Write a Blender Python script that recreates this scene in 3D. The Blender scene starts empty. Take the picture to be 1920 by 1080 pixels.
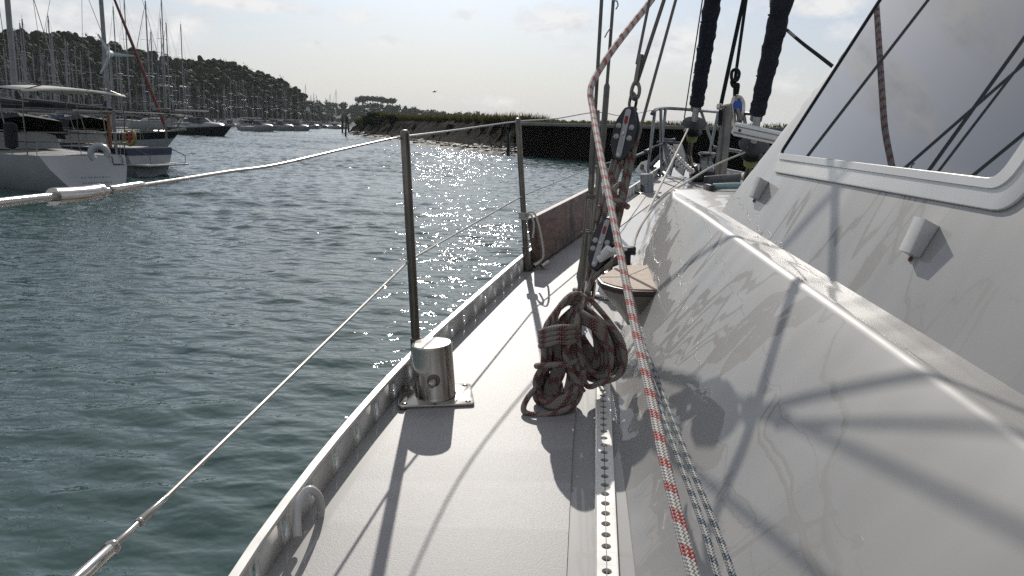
import bpy, bmesh, math, random
from mathutils import Vector, Matrix
import numpy as np
random.seed(7)
np.random.seed(7)
R = math.radians
C = bpy.context.scene.collection
sc = bpy.context.scene

# ------------------------------------------------------------------ survey: sightings from the camera station
EYE = Vector((0, 0, 2.1)); FOC = 1450.0; PITCH = math.atan(296 / FOC); ROLL = R(2.0)
_f = Vector((0, math.cos(PITCH), -math.sin(PITCH)))
_u0 = Vector((0, math.sin(PITCH), math.cos(PITCH))); _r0 = Vector((1, 0, 0))
_r = _r0 * math.cos(ROLL) + _u0 * math.sin(ROLL)
_u = _u0 * math.cos(ROLL) - _r0 * math.sin(ROLL)
def ray(px, py):
    return _f + _r * ((px - 960) / FOC) + _u * ((540 - py) / FOC)
def P(px, py, d):
    v = ray(px, py); return EYE + v * (d / v.y)
def on_plane(px, py, n, k):            # n.p = k
    v = ray(px, py); return EYE + v * ((k - n.dot(EYE)) / n.dot(v))
# deck plane z = 1.3 + .05 y + .02 x
DS, DC, DZ = .05, .02, 1.3
DN = Vector((-DC, -DS, 1))
def D(px, py, dz=0): return on_plane(px, py, DN, DZ + dz)
CLX = 1.78
def deck_z(x, y):
    xx = x if x < CLX else 2 * CLX - x
    return DZ + DS * y + DC * xx
def W0(px, py): return on_plane(px, py, Vector((0, 0, 1)), 0)
DUP = DN.normalized()

# ------------------------------------------------------------------ mesh helpers
WORLD = {}
WSLOPE = .182
class MB:
    def __init__(s): s.v = []; s.f = []; s.uv = []
    def add(s, vs, fs, uvs=None):
        o = len(s.v); s.v.extend([tuple(p) for p in vs])
        for i, f in enumerate(fs):
            s.f.append([o + k for k in f])
            s.uv.append(uvs[i] if uvs else [(0, 0)] * len(f))
    def build(s, name, mat, parent=None, smooth=35):
        return obj(name, s, mat, parent, smooth)
def weld(mb):
    key = {}; mp = []; nv = []
    for p in mb.v:
        q = (round(p[0], 5), round(p[1], 5), round(p[2], 5))
        if q not in key: key[q] = len(nv); nv.append(p)
        mp.append(key[q])
    mb.v = nv; mb.f = [[mp[i] for i in f] for f in mb.f]; return mb
def obj(name, mb, mat, parent=None, smooth=35):
    me = bpy.data.meshes.new(name)
    me.from_pydata(mb.v, [], mb.f)
    uvl = me.uv_layers.new(name='UVMap')
    flat = [c for f in mb.uv for uv in f for c in uv]
    if len(flat) == 2 * len(me.loops): uvl.data.foreach_set('uv', flat)
    mats = mat if isinstance(mat, (list, tuple)) else [mat]
    for m in mats: me.materials.append(m)
    if smooth:
        me.shade_smooth(); me.set_sharp_from_angle(angle=R(smooth))
    me.update()
    o = bpy.data.objects.new(name, me); C.objects.link(o)
    if parent is not None:
        o.parent = parent
        if parent.name in WORLD: o.matrix_parent_inverse = Matrix.Translation(-WORLD[parent.name])
    return o
def frames(pts, closed=False):
    n = len(pts); T = []
    for i in range(n):
        a = pts[i - 1] if (i > 0 or closed) else pts[0]
        b = pts[(i + 1) % n] if (i < n - 1 or closed) else pts[-1]
        t = (b - a); T.append(t.normalized() if t.length > 1e-9 else Vector((0, 0, 1)))
    ref = Vector((0, 0, 1)) if abs(T[0].z) < .9 else Vector((0, 1, 0))
    N = [(ref - T[0] * ref.dot(T[0])).normalized()]
    for i in range(1, n):
        q = N[-1] - T[i] * N[-1].dot(T[i]); N.append(q.normalized())
    return T, N
def tube(mb, pts, r, seg=10, closed=False, caps=True, flat=1.0):
    pts = [Vector(p) for p in pts]; n = len(pts)
    rr = r if isinstance(r, (list, tuple)) else [r] * n
    T, N = frames(pts, closed); vs = []; L = [0]
    for i in range(1, n): L.append(L[-1] + (pts[i] - pts[i - 1]).length)
    for i in range(n):
        b = T[i].cross(N[i])
        for k in range(seg):
            a = 2 * math.pi * k / seg
            vs.append(pts[i] + (N[i] * math.cos(a) + b * math.sin(a) * flat) * rr[i])
    fs = []; uv = []
    for i in range(n if closed else n - 1):
        j = (i + 1) % n; l1 = L[i + 1] if i + 1 < n else L[-1] + (pts[0] - pts[-1]).length
        for k in range(seg):
            k2 = (k + 1) % seg
            fs.append((i * seg + k, i * seg + k2, j * seg + k2, j * seg + k))
            uv.append([(k / seg, L[i]), ((k + 1) / seg, L[i]), ((k + 1) / seg, l1), (k / seg, l1)])
    if caps and not closed:
        fs.append(tuple(range(seg - 1, -1, -1))); uv.append([(0, 0)] * seg)
        fs.append(tuple((n - 1) * seg + k for k in range(seg))); uv.append([(0, 0)] * seg)
    mb.add(vs, fs, uv)
def spline(pts, n=8, closed=False):
    pts = [Vector(p) for p in pts]; m = len(pts); out = []
    for i in range(m if closed else m - 1):
        if closed: p0, p1, p2, p3 = pts[i - 1], pts[i], pts[(i + 1) % m], pts[(i + 2) % m]
        else: p0, p1, p2, p3 = pts[max(i - 1, 0)], pts[i], pts[i + 1], pts[min(i + 2, m - 1)]
        for k in range(n):
            t = k / n; t2 = t * t; t3 = t2 * t
            out.append(.5 * ((2 * p1) + (p2 - p0) * t + (2 * p0 - 5 * p1 + 4 * p2 - p3) * t2 + (3 * p1 - p0 - 3 * p2 + p3) * t3))
    if not closed: out.append(pts[-1])
    return out
def lathe(mb, prof, o, axis=(0, 0, 1), seg=24):
    a = Vector(axis).normalized(); o = Vector(o)
    x = (Vector((1, 0, 0)) if abs(a.x) < .9 else Vector((0, 1, 0))); x = (x - a * x.dot(a)).normalized(); y = a.cross(x)
    vs = []; fs = []; n = len(prof)
    for (r, h) in prof:
        for k in range(seg):
            t = 2 * math.pi * k / seg; vs.append(o + a * h + (x * math.cos(t) + y * math.sin(t)) * r)
    for i in range(n - 1):
        for k in range(seg):
            k2 = (k + 1) % seg; fs.append((i * seg + k, i * seg + k2, (i + 1) * seg + k2, (i + 1) * seg + k))
    fs.append(tuple(range(seg - 1, -1, -1))); fs.append(tuple((n - 1) * seg + k for k in range(seg)))
    mb.add(vs, fs)
def from_bm(mb, bm, M=Matrix()):
    bm.verts.ensure_lookup_table()
    mb.add([M @ v.co for v in bm.verts], [[v.index for v in f.verts] for f in bm.faces]); bm.free()
def box(mb, c, size, M=None, bev=.0):
    bm = bmesh.new(); bmesh.ops.create_cube(bm, size=1)
    for v in bm.verts: v.co = Vector((v.co.x * size[0], v.co.y * size[1], v.co.z * size[2]))
    if bev: bmesh.ops.bevel(bm, geom=bm.edges[:], offset=bev, segments=2, affect='EDGES', profile=.5)
    bm.verts.index_update()
    from_bm(mb, bm, Matrix.Translation(Vector(c)) @ (M or Matrix()))
def basis(x, y, z): return Matrix((x, y, z)).transposed().to_4x4()
def prism(mb, outline, th, M=None, bev=0):
    """outline in local xy, extruded +-th/2 along z, then M."""
    bm = bmesh.new(); vs = [bm.verts.new((p[0], p[1], -th / 2)) for p in outline]
    f = bm.faces.new(vs); r = bmesh.ops.extrude_face_region(bm, geom=[f])
    for e in r['geom']:
        if isinstance(e, bmesh.types.BMVert): e.co.z += th
    bmesh.ops.recalc_face_normals(bm, faces=bm.faces[:])
    if bev:
        es = [e for e in bm.edges if abs(e.verts[0].co.z - e.verts[1].co.z) < 1e-7]
        bmesh.ops.bevel(bm, geom=es, offset=bev, segments=2, affect='EDGES', profile=.5)
    bm.verts.index_update(); from_bm(mb, bm, M or Matrix())
def stadium(l, w, n=8):
    o = []
    for k in range(n + 1):
        a = -math.pi / 2 + math.pi * k / n; o.append((w / 2 * math.cos(a) , 0)) if False else o.append((l / 2 - w / 2 + w / 2 * math.cos(a), w / 2 * math.sin(a)))
    for k in range(n + 1):
        a = math.pi / 2 + math.pi * k / n; o.append((-l / 2 + w / 2 + w / 2 * math.cos(a), w / 2 * math.sin(a)))
    return o
def round_poly(pts, r, n=6):
    """2-D polygon with rounded corners; r may be a list."""
    out = []; m = len(pts)
    for i in range(m):
        p = Vector(pts[i]); a = Vector(pts[i - 1]) - p; b = Vector(pts[(i + 1) % m]) - p
        rr = r[i] if isinstance(r, (list, tuple)) else r
        ca, cb = a.normalized() * rr, b.normalized() * rr
        for k in range(n + 1):
            t = k / n; out.append(tuple(p + ca * (1 - t) ** 2 + cb * t ** 2))
    return out

# ------------------------------------------------------------------ tagging
def tag(o, label=None, cat=None, group=None, kind=None):
    if label: o['label'] = label
    if cat: o['category'] = cat
    if group: o['group'] = group
    if kind: o['kind'] = kind
    return o
def thing(name, label, cat, loc=(0, 0, 0), rotz=0, group=None, world=True):
    o = bpy.data.objects.new(name, None); C.objects.link(o); o.empty_display_size = .1
    o.location = loc; o.rotation_euler = (0, 0, rotz)
    if world: WORLD[o.name] = Vector(loc)
    return tag(o, label, cat, group)
def copy_tree(o, parent=None):
    c = o.copy(); C.objects.link(c)
    if parent: c.parent = parent
    for ch in list(o.children): copy_tree(ch, c)
    return c

# ------------------------------------------------------------------ materials
class N:
    def __init__(s, m):
        m.use_nodes = True; s.t = m.node_tree; s.n = s.t.nodes; s.l = s.t.links
    def new(s, t, **k):
        n = s.n.new(t)
        for a, b in k.items(): setattr(n, a, b)
        return n
    def link(s, a, b): s.l.new(a, b)
    def val(s, x, sock):
        if isinstance(x, (int, float)): sock.default_value = x
        elif isinstance(x, (tuple, list)): sock.default_value = x
        else: s.link(x, sock)
    def math(s, op, a, b=0, c=None):
        n = s.new('ShaderNodeMath', operation=op); s.val(a, n.inputs[0]); s.val(b, n.inputs[1])
        if c is not None: s.val(c, n.inputs[2])
        return n.outputs[0]
    def noise(s, vec, scale, detail=3, rough=.5, out='Fac', dist=0):
        n = s.new('ShaderNodeTexNoise'); n.inputs['Scale'].default_value = scale; n.inputs['Detail'].default_value = detail
        n.inputs['Roughness'].default_value = rough; n.inputs['Distortion'].default_value = dist
        if vec is not None: s.link(vec, n.inputs['Vector'])
        return n.outputs[out]
    def mapping(s, vec, scale=(1, 1, 1), rot=(0, 0, 0), loc=(0, 0, 0)):
        n = s.new('ShaderNodeMapping'); s.link(vec, n.inputs['Vector'])
        n.inputs['Scale'].default_value = scale; n.inputs['Rotation'].default_value = rot; n.inputs['Location'].default_value = loc
        return n.outputs[0]
    def ramp(s, fac, stops, interp='LINEAR'):
        n = s.new('ShaderNodeValToRGB'); s.val(fac, n.inputs[0]); cr = n.color_ramp; cr.interpolation = interp
        while len(cr.elements) < len(stops): cr.elements.new(.5)
        for e, (p, c) in zip(cr.elements, stops):
            e.position = p; e.color = c if len(c) == 4 else (*c, 1)
        return n.outputs[0]
    def mix(s, fac, a, b):
        n = s.new('ShaderNodeMix', data_type='RGBA'); s.val(fac, n.inputs[0])
        for x, k in ((a, 6), (b, 7)):
            if isinstance(x, tuple): n.inputs[k].default_value = x if len(x) == 4 else (*x, 1)
            else: s.link(x, n.inputs[k])
        return n.outputs[2]
    def bump(s, h, strength=.2, dist=.01, normal=None):
        n = s.new('ShaderNodeBump'); n.inputs['Strength'].default_value = strength; n.inputs['Distance'].default_value = dist
        s.link(h, n.inputs['Height'])
        if normal is not None: s.link(normal, n.inputs['Normal'])
        return n.outputs[0]
def principled(name, col, rough=.5, metal=0, **kw):
    m = bpy.data.materials.new(name); k = N(m); b = k.n['Principled BSDF']
    if isinstance(col, tuple): b.inputs['Base Color'].default_value = (*col, 1)
    b.inputs['Roughness'].default_value = rough; b.inputs['Metallic'].default_value = metal
    for a, v in kw.items(): b.inputs[a.replace('_', ' ')].default_value = v
    return m, k, b
def mottled(name, c1, c2, scale=6, rough=(.4, .6), metal=0, bump=0, bscale=60, bdist=.002, stretch=(1, 1, 1), detail=5, coord='Object', **kw):
    m, k, b = principled(name, c1, rough[0], metal, **kw)
    tc = k.new('ShaderNodeTexCoord').outputs[coord]; v = k.mapping(tc, stretch)
    n1 = k.noise(v, scale, detail, .6)
    k.link(k.ramp(n1, [(.3, c1), (.7, c2)]), b.inputs['Base Color'])
    mr = k.new('ShaderNodeMapRange'); k.link(k.noise(v, scale * 2.7, 4), mr.inputs[0])
    mr.inputs[1].default_value = .3; mr.inputs[2].default_value = .7; mr.inputs[3].default_value = rough[0]; mr.inputs[4].default_value = rough[1]
    k.link(mr.outputs[0], b.inputs['Roughness'])
    if bump: k.link(k.bump(k.noise(v, bscale, 4), bump, bdist), b.inputs['Normal'])
    return m
M = {}
M['white_paint'] = mottled('white_paint', (.60, .59, .57), (.68, .67, .65), 3, (.15, .3))
M['steel'] = mottled('stainless_steel', (.40, .375, .34), (.50, .475, .44), 9, (.14, .24), 1, .05, 60, .0004)
M['steel_dull'] = mottled('dull_stainless_steel', (.13, .118, .10), (.21, .19, .165), 14, (.22, .34), 1, .06, 50, .0005)
M['steel_dark'] = mottled('weathered_pulpit_steel', (.15, .155, .155), (.24, .245, .24), 10, (.16, .26), 1, .05, 50, .0005)
M['galvanised'] = mottled('galvanised_steel', (.10, .11, .12), (.18, .19, .20), 12, (.4, .55), .5)
M['wire'] = mottled('stainless_wire', (.30, .29, .27), (.42, .41, .39), 40, (.3, .45), 1)
M['rod'] = mottled('dark_rod_rigging', (.10, .095, .085), (.15, .14, .125), 20, (.35, .5), .6)
M['aluminium'] = mottled('weathered_aluminium', (.70, .685, .65), (.76, .745, .71), 5, (.3, .45), .1, .1, 40, .001)
M['strap_alloy'] = mottled('strap_alloy', (.30, .30, .29), (.38, .375, .36), 12, (.3, .4), .6)
M['black_plastic'] = mottled('black_plastic', (.012, .012, .014), (.03, .03, .033), 20, (.3, .5))
M['navy_cloth'] = mottled('navy_sail_cover', (.006, .008, .016), (.016, .02, .035), 14, (.7, .9), 0, .4, 25, .012)
M['green_plastic'] = mottled('olive_bronze', (.16, .19, .05), (.24, .27, .08), 20, (.4, .6))
M['grey_bracket'] = mottled('grey_bracket_paint', (.48, .475, .46), (.56, .555, .54), 20, (.35, .5))
M['blue_steel'] = mottled('blue_anodised', (.03, .06, .22), (.05, .1, .3), 30, (.2, .3), .7)
M['teal_rope'] = mottled('teal_rope', (.12, .25, .28), (.35, .45, .47), 160, (.7, .85))
M['dark_rope'] = mottled('dark_rope', (.012, .014, .016), (.03, .033, .035), 120, (.8, .9), Specular_IOR_Level=.1)
M['pale_rope'] = mottled('pale_rope', (.42, .40, .36), (.56, .53, .48), 180, (.7, .9), 0, .5, 300, .002)
M['step_top'] = mottled('tan_nonslip', (.40, .32, .25), (.48, .39, .31), 30, (.7, .85), 0, .3, 350, .001)
M['step_rim'] = mottled('brown_rim', (.045, .03, .024), (.075, .05, .04), 20, (.4, .5))
M['step_grey'] = mottled('olive_grey_paint', (.20, .185, .15), (.26, .24, .2), 9, (.3, .4))  # olive grey paint of the step housing
M['rust'] = mottled('rust_stain', (.10, .045, .02), (.2, .1, .05), 60, (.8, .9))

def mat_gloss(name, c1, c2, streak):
    """glossy boat enamel; slow brushed undulation of the filler under it"""
    m, k, b = principled(name, c1, .2)
    tc = k.new('ShaderNodeTexCoord').outputs['Object']
    v = k.mapping(tc, (1, 1, 1))
    k.link(k.ramp(k.noise(v, 2.2, 4, .6), [(.3, c1), (.7, c2)]), b.inputs['Base Color'])
    b.inputs['Coat Weight'].default_value = .55; b.inputs['Coat Roughness'].default_value = .025; b.inputs['Specular IOR Level'].default_value = .25
    b.inputs['Roughness'].default_value = .5
    w = k.mapping(tc, streak)
    n1 = k.bump(k.noise(w, 1.5, 1, .5), .34, .02)
    n2 = k.bump(k.noise(w, 6, 1, .5), .06, .003, n1)
    k.link(n2, b.inputs['Normal']); k.link(n2, b.inputs['Coat Normal'])
    return m
M['cabin_gloss'] = mat_gloss('cabin_gloss_enamel', (.288, .28, .268), (.304, .296, .284), (1.0, 4.0, 1.0))
M['deck_gloss'] = mat_gloss('deck_gloss_enamel', (.29, .287, .28), (.34, .336, .328), (3.0, 1.0, 1.0))
def mat_nonskid():
    m, k, b = principled('nonskid_deck_paint', (.6, .57, .56), .6)
    tc = k.new('ShaderNodeTexCoord').outputs['Object']
    a = k.noise(k.mapping(tc, (1.2, 2.6, 1)), 2.0, 5, .6)
    c1 = k.ramp(a, [(.3, (.285, .276, .277)), (.7, (.355, .345, .346))])
    # faint roller lanes running athwartships
    w = k.new('ShaderNodeTexNoise'); w.inputs['Scale'].default_value = 1; w.inputs['Detail'].default_value = 1
    k.link(k.mapping(tc, (.5, 5.0, .2)), w.inputs['Vector'])
    c2 = k.mix(k.ramp(w.outputs['Fac'], [(.47, (0, 0, 0)), (.51, (.75, .75, .75))]), c1, (.258, .250, .251))
    sp = k.ramp(k.noise(tc, 170, 5, .75), [(.5, (0, 0, 0)), (.64, (.8, .8, .8))])
    sp2 = k.ramp(k.noise(tc, 3.1, 6, .7), [(.56, (0, 0, 0)), (.7, (.55, .55, .55))])
    c3 = k.mix(sp2, k.mix(sp, c2, (.26, .245, .238)), (.25, .235, .226))
    k.link(c3, b.inputs['Base Color'])
    b.inputs['Roughness'].default_value = .52
    k.link(k.bump(k.noise(tc, 260, 5, .75), .4, .002), b.inputs['Normal'])
    return m
M['nonskid'] = mat_nonskid()
def mat_rope(name, base, base2, fleck, period, turns=1.0, width=.34, cells=(170, 8), dull=1.0):
    m, k, b = principled(name, base, .8)
    uv = k.new('ShaderNodeTexCoord').outputs['UV']; s = k.new('ShaderNodeSeparateXYZ'); k.link(uv, s.inputs[0])
    u, v = s.outputs[0], s.outputs[1]
    a = k.math('ADD', k.math('MULTIPLY', v, cells[0]), k.math('MULTIPLY', u, cells[1]))
    c = k.math('SUBTRACT', k.math('MULTIPLY', v, cells[0]), k.math('MULTIPLY', u, cells[1]))
    sa = k.math('ABSOLUTE', k.math('SINE', k.math('MULTIPLY', a, math.pi))); sb = k.math('ABSOLUTE', k.math('SINE', k.math('MULTIPLY', c, math.pi)))
    par = k.math('MODULO', k.math('ADD', k.math('FLOOR', a), k.math('FLOOR', c)), 2)
    par = k.math('GREATER_THAN', k.math('ABSOLUTE', par), .5)
    h = k.math('ADD', k.math('MULTIPLY', sa, par), k.math('MULTIPLY', sb, k.math('SUBTRACT', 1, par)))
    band = k.math('FRACT', k.math('ADD', k.math('ADD', k.math('DIVIDE', v, period), k.math('MULTIPLY', k.noise(k.mapping(uv, (0, 9, 1)), 1, 2), .7)), k.math('MULTIPLY', u, turns)))
    inb = k.math('LESS_THAN', band, width)
    keep = k.math('GREATER_THAN', k.math('ADD', k.math('MULTIPLY', par, .4), k.noise(k.mapping(uv, (30, 500, 1)), 1, 2)), .52)
    f = k.math('MULTIPLY', inb, keep)
    basec = k.mix(k.noise(k.mapping(uv, (20, 300, 1)), 1, 3), base, base2)
    dark = k.mix(k.math('MULTIPLY', k.math('SUBTRACT', 1, h), .55), k.mix(f, basec, fleck), (.05, .045, .04))
    k.link(dark, b.inputs['Base Color'])
    k.link(k.bump(h, .7, .0025), b.inputs['Normal'])
    return m
M['rope_red'] = mat_rope('white_rope_red_fleck', (.70, .675, .63), (.56, .53, .49), (.52, .035, .025), .052, 1.0, .38)
M['rope_coil'] = mat_rope('grey_rope_red_fleck', (.35, .32, .275), (.26, .235, .20), (.17, .025, .026), .055, 1.0, .36)
M['rope_blue'] = mat_rope('white_rope_blue_fleck', (.50, .51, .48), (.38, .39, .37), (.02, .07, .13), .03, 1.0, .42, (200, 6))
def mat_wood():
    m, k, b = principled('worn_red_brown_board', (.12, .07, .05), .65)
    tc = k.new('ShaderNodeTexCoord').outputs['Object']
    g = k.noise(k.mapping(tc, (14, 1.6, 14)), 3, 6, .65)
    c = k.ramp(g, [(.3, (.075, .047, .038)), (.55, (.165, .105, .086)), (.75, (.26, .185, .158))])
    p = k.ramp(k.noise(tc, 5, 5, .7), [(.52, (0, 0, 0)), (.66, (1, 1, 1))])
    k.link(k.mix(p, c, (.03, .028, .026)), b.inputs['Base Color'])
    k.link(k.bump(g, .4, .003), b.inputs['Normal'])
    return m
M['board'] = mat_wood()
M['window'], _k, _b = principled('tinted_glass', (.014, .02, .026), .015)
_b.inputs['IOR'].default_value = 1.6; _b.inputs['Coat Weight'].default_value = 1; _b.inputs['Coat IOR'].default_value = 1.75; _b.inputs['Coat Roughness'].default_value = .01

# distant things
M['boat_white'] = mottled('boat_white_gelcoat', (.27, .28, .29), (.36, .36, .36), .8, (.25, .4))
M['boat_grey'] = mottled('boat_grey_gelcoat', (.32, .34, .36), (.40, .42, .43), .8, (.3, .45))
M['boat_navy'] = mottled('boat_navy_paint', (.012, .018, .045), (.02, .028, .06), 1.5, (.25, .4))
M['boat_black'] = mottled('boat_dark_paint', (.010, .012, .013), (.022, .024, .026), 1.5, (.3, .4))
M['boat_deck'] = mottled('boat_deck_paint', (.28, .28, .27), (.36, .36, .34), 2, (.4, .6))
M['mast_alloy'] = mottled('mast_alloy', (.17, .175, .18), (.24, .245, .25), 2, (.4, .55), .1)
M['jib_grey'] = mottled('grey_blue_canvas', (.10, .11, .13), (.16, .17, .19), 4, (.8, .9))
M['blue_canvas'] = mottled('blue_canvas', (.012, .022, .055), (.025, .04, .09), 5, (.8, .9))
M['dark_canvas'] = mottled('black_canvas', (.010, .011, .013), (.02, .021, .024), 5, (.8, .9))
M['cream_canvas'] = mottled('cream_canvas', (.46, .45, .40), (.56, .55, .5), 5, (.8, .9))
M['red_canvas'] = mottled('red_sail_cover', (.075, .016, .012), (.12, .028, .02), 6, (.8, .9))
M['dark_glass'] = mottled('dark_boat_glass', (.01, .012, .014), (.02, .022, .025), 2, (.08, .15))
M['faded_blue'] = mottled('faded_blue_lettering', (.16, .2, .28), (.25, .29, .36), 9, (.5, .6))
M['orange'] = mottled('faded_orange', (.16, .06, .015), (.22, .09, .02), 8, (.6, .7))
M['yellow'] = mottled('yellow_foam', (.20, .15, .03), (.27, .20, .05), 8, (.6, .7))
M['redpaint'] = mottled('red_foam', (.22, .03, .025), (.28, .045, .035), 8, (.6, .7))
M['timber_dark'] = mottled('wet_timber', (.018, .015, .012), (.04, .033, .027), 4, (.5, .8), 0, .6, 12, .04, (6, 6, 1))

def mat_foliage(name, cols, scale, trans=.07):
    m, k, b = principled(name, cols[0], .75)
    tc = k.new('ShaderNodeTexCoord').outputs['Object']
    a = k.noise(tc, scale, 3, .6)
    k.link(k.ramp(a, [(.3, cols[0]), (.52, cols[1]), (.75, cols[2])]), b.inputs['Base Color'])
    b.inputs['Specular IOR Level'].default_value = .06
    t = k.new('ShaderNodeBsdfTranslucent'); t.inputs[0].default_value = (*cols[1], 1)
    mx = k.new('ShaderNodeMixShader'); mx.inputs[0].default_value = trans
    k.link(b.outputs[0], mx.inputs[1]); k.link(t.outputs[0], mx.inputs[2])
    k.link(mx.outputs[0], k.n['Material Output'].inputs[0])
    return m
M['wood_leaf'] = mat_foliage('woodland_foliage', [(.010, .019, .008), (.016, .027, .010), (.026, .036, .014)], .09)
M['far_leaf'] = mat_foliage('far_foliage', [(.016, .030, .016), (.025, .042, .020), (.04, .055, .026)], .04)
M['reed'] = mat_foliage('reed_blades', [(.05, .055, .018), (.09, .085, .03), (.15, .115, .05)], .25, .35)
M['bark'] = mottled('bark', (.03, .024, .018), (.055, .045, .035), 1, (.8, .9))
M['soil'] = mottled('hill_soil', (.014, .018, .009), (.028, .03, .015), .1, (.9, .95))
def mat_mud():
    m, k, b = principled('wet_mud', (.09, .07, .055), .4); b.inputs['Specular IOR Level'].default_value = .2
    tc = k.new('ShaderNodeTexCoord').outputs['Object']
    a = k.noise(k.mapping(tc, (1, 1, 3)), .35, 6, .65)
    k.link(k.ramp(a, [(.38, (.016, .014, .011)), (.52, (.045, .036, .030)), (.72, (.085, .066, .056))]), b.inputs['Base Color'])
    k.link(k.ramp(k.noise(tc, .9, 5, .7), [(.4, (.55, .55, .55)), (.65, (.9, .9, .9))]), b.inputs['Roughness'])
    k.link(k.bump(k.noise(tc, 1.6, 6, .7), 1.0, .35), b.inputs['Normal'])
    return m
M['mud'] = mat_mud()
M['scarp'] = mottled('dark_scarp_soil', (.005, .005, .0035), (.014, .013, .009), .8, (.9, 1), 0, .8, 3, .2, Specular_IOR_Level=.03)
M['marsh'] = mottled('marsh_turf', (.03, .032, .014), (.06, .055, .025), .3, (.85, .95), 0, .6, 2, .2, Specular_IOR_Level=.05)
M['pile_wall'] = mottled('rusted_sheet_pile', (.006, .0055, .005), (.014, .012, .010), .7, (.9, 1), 0, .3, 6, .05, (1, 1, .3), Specular_IOR_Level=.04)
M['pile_cap'] = mottled('concrete_cap', (.12, .115, .105), (.19, .18, .165), .9, (.7, .9), 0, .4, 8, .03)

def mat_water():
    m, k, b = principled('river_water', (.036, .071, .066), .04)
    b.inputs['IOR'].default_value = 1.42
    g = bpy.data.node_groups.new('wave_height', 'ShaderNodeTree')
    g.interface.new_socket('P', in_out='INPUT', socket_type='NodeSocketVector')
    g.interface.new_socket('H', in_out='OUTPUT', socket_type='NodeSocketFloat')
    class G(N):
        def __init__(s, t): s.t = t; s.n = t.nodes; s.l = t.links
    q = G(g); gi = q.new('NodeGroupInput').outputs[0]; go = q.new('NodeGroupOutput')
    c = q.noise(q.mapping(gi, (.7, 1.2, 1), (0, 0, R(-16)), (7, 3, 0)), 5.2, 1.2, .5, dist=.3)
    f2 = q.noise(q.mapping(gi, (.85, 1.1, 1), (0, 0, R(30)), (1, 4, 0)), 17, 1.0, .5)
    h = q.math('ADD', q.math('MULTIPLY', c, .034), q.math('MULTIPLY', f2, .0062))
    q.link(h, go.inputs[0])
    pos = k.new('ShaderNodeTexCoord').outputs['Object']; eps = .012
    def H(dx, dy):
        a_ = k.new('ShaderNodeVectorMath', operation='ADD'); k.link(pos, a_.inputs[0]); a_.inputs[1].default_value = (dx, dy, 0)
        n = k.new('ShaderNodeGroup'); n.node_tree = g; k.link(a_.outputs[0], n.inputs[0]); return n.outputs[0]
    h0 = H(0, 0); sx = k.math('DIVIDE', k.math('SUBTRACT', h0, H(eps, 0)), eps); sy = k.math('DIVIDE', k.math('SUBTRACT', h0, H(0, eps)), eps)
    # gusts: patches of calmer and rougher water
    gust = k.new('ShaderNodeMapRange'); k.link(k.noise(k.mapping(pos, (.5, 1.2, 1)), .09, 3), gust.inputs[0])
    gust.inputs[1].default_value = .3; gust.inputs[2].default_value = .7; gust.inputs[3].default_value = .7; gust.inputs[4].default_value = 1.2
    cx = k.new('ShaderNodeCombineXYZ'); sp_ = k.new('ShaderNodeSeparateXYZ'); k.link(pos, sp_.inputs[0]); ft = k.new('ShaderNodeMapRange', interpolation_type='SMOOTHSTEP'); k.link(sp_.outputs[1], ft.inputs[0])
    ft.inputs[1].default_value = 7; ft.inputs[2].default_value = 42; ft.inputs[3].default_value = .95; ft.inputs[4].default_value = .8; gs = k.math('MULTIPLY', gust.outputs[0], ft.outputs[0])
    k.link(k.math('MULTIPLY', sx, gs), cx.inputs[0]); k.link(k.math('MULTIPLY', sy, gs), cx.inputs[1]); cx.inputs[2].default_value = 0
    ad = k.new('ShaderNodeVectorMath', operation='ADD'); k.link(cx.outputs[0], ad.inputs[0]); k.link(k.new('ShaderNodeNewGeometry').outputs['Normal'], ad.inputs[1])
    nm = k.new('ShaderNodeVectorMath', operation='NORMALIZE'); k.link(ad.outputs[0], nm.inputs[0])
    k.link(nm.outputs[0], b.inputs['Normal'])
    return m
M['water'] = mat_water()

# ------------------------------------------------------------------ world, sun, camera
SUN_AZ, SUN_EL = R(-5), R(30)      # azimuth from +Y towards +X
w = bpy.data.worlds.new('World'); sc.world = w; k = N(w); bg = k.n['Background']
sky = k.new('ShaderNodeTexSky', sky_type='NISHITA'); sky.sun_disc = False
sky.sun_elevation = SUN_EL; sky.sun_rotation = SUN_AZ; sky.air_density = 1.0; sky.dust_density = 1.2; sky.ozone_density = 1.5; sky.altitude = 0
tc = k.new('ShaderNodeTexCoord').outputs['Generated']
sep = k.new('ShaderNodeSeparateXYZ'); k.link(tc, sep.inputs[0])
az = k.math('ARCTAN2', sep.outputs[0], sep.outputs[1]); el = k.math('ARCSINE', sep.outputs[2])
CL = [(270, 45, 110, 30, 1), (200, 62, 60, 22, .8), (455, 8, 120, 13, 1), (668, 30, 52, 14, .75), (720, 78, 70, 12, .5), (585, 82, 38, 12, .7),
      (880, 30, 40, 13, .65), (1040, 38, 80, 24, 1), (1265, 85, 95, 36, 1), (1090, 90, 40, 22, .5), (1120, 60, 90, 18, .5), (915, 188, 70, 12, .7), (480, 55, 70, 12, .35),
      (600, -430, 130, 44, .95), (770, -300, 95, 26, .85), (470, -250, 85, 22, .8), (650, -640, 150, 50, .85), (880, -480, 90, 30, .8), (1530, 10, 110, 20, 1), (1490, 160, 80, 20, .5), (40, 20, 120, 40, .9), (1700, 60, 120, 30, .8)]
wv = k.mapping(tc, (1, 1, 1.6)); n1 = k.noise(wv, 34, 6, .62); n2 = k.noise(wv, 13, 4, .6)
tot = None
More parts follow.
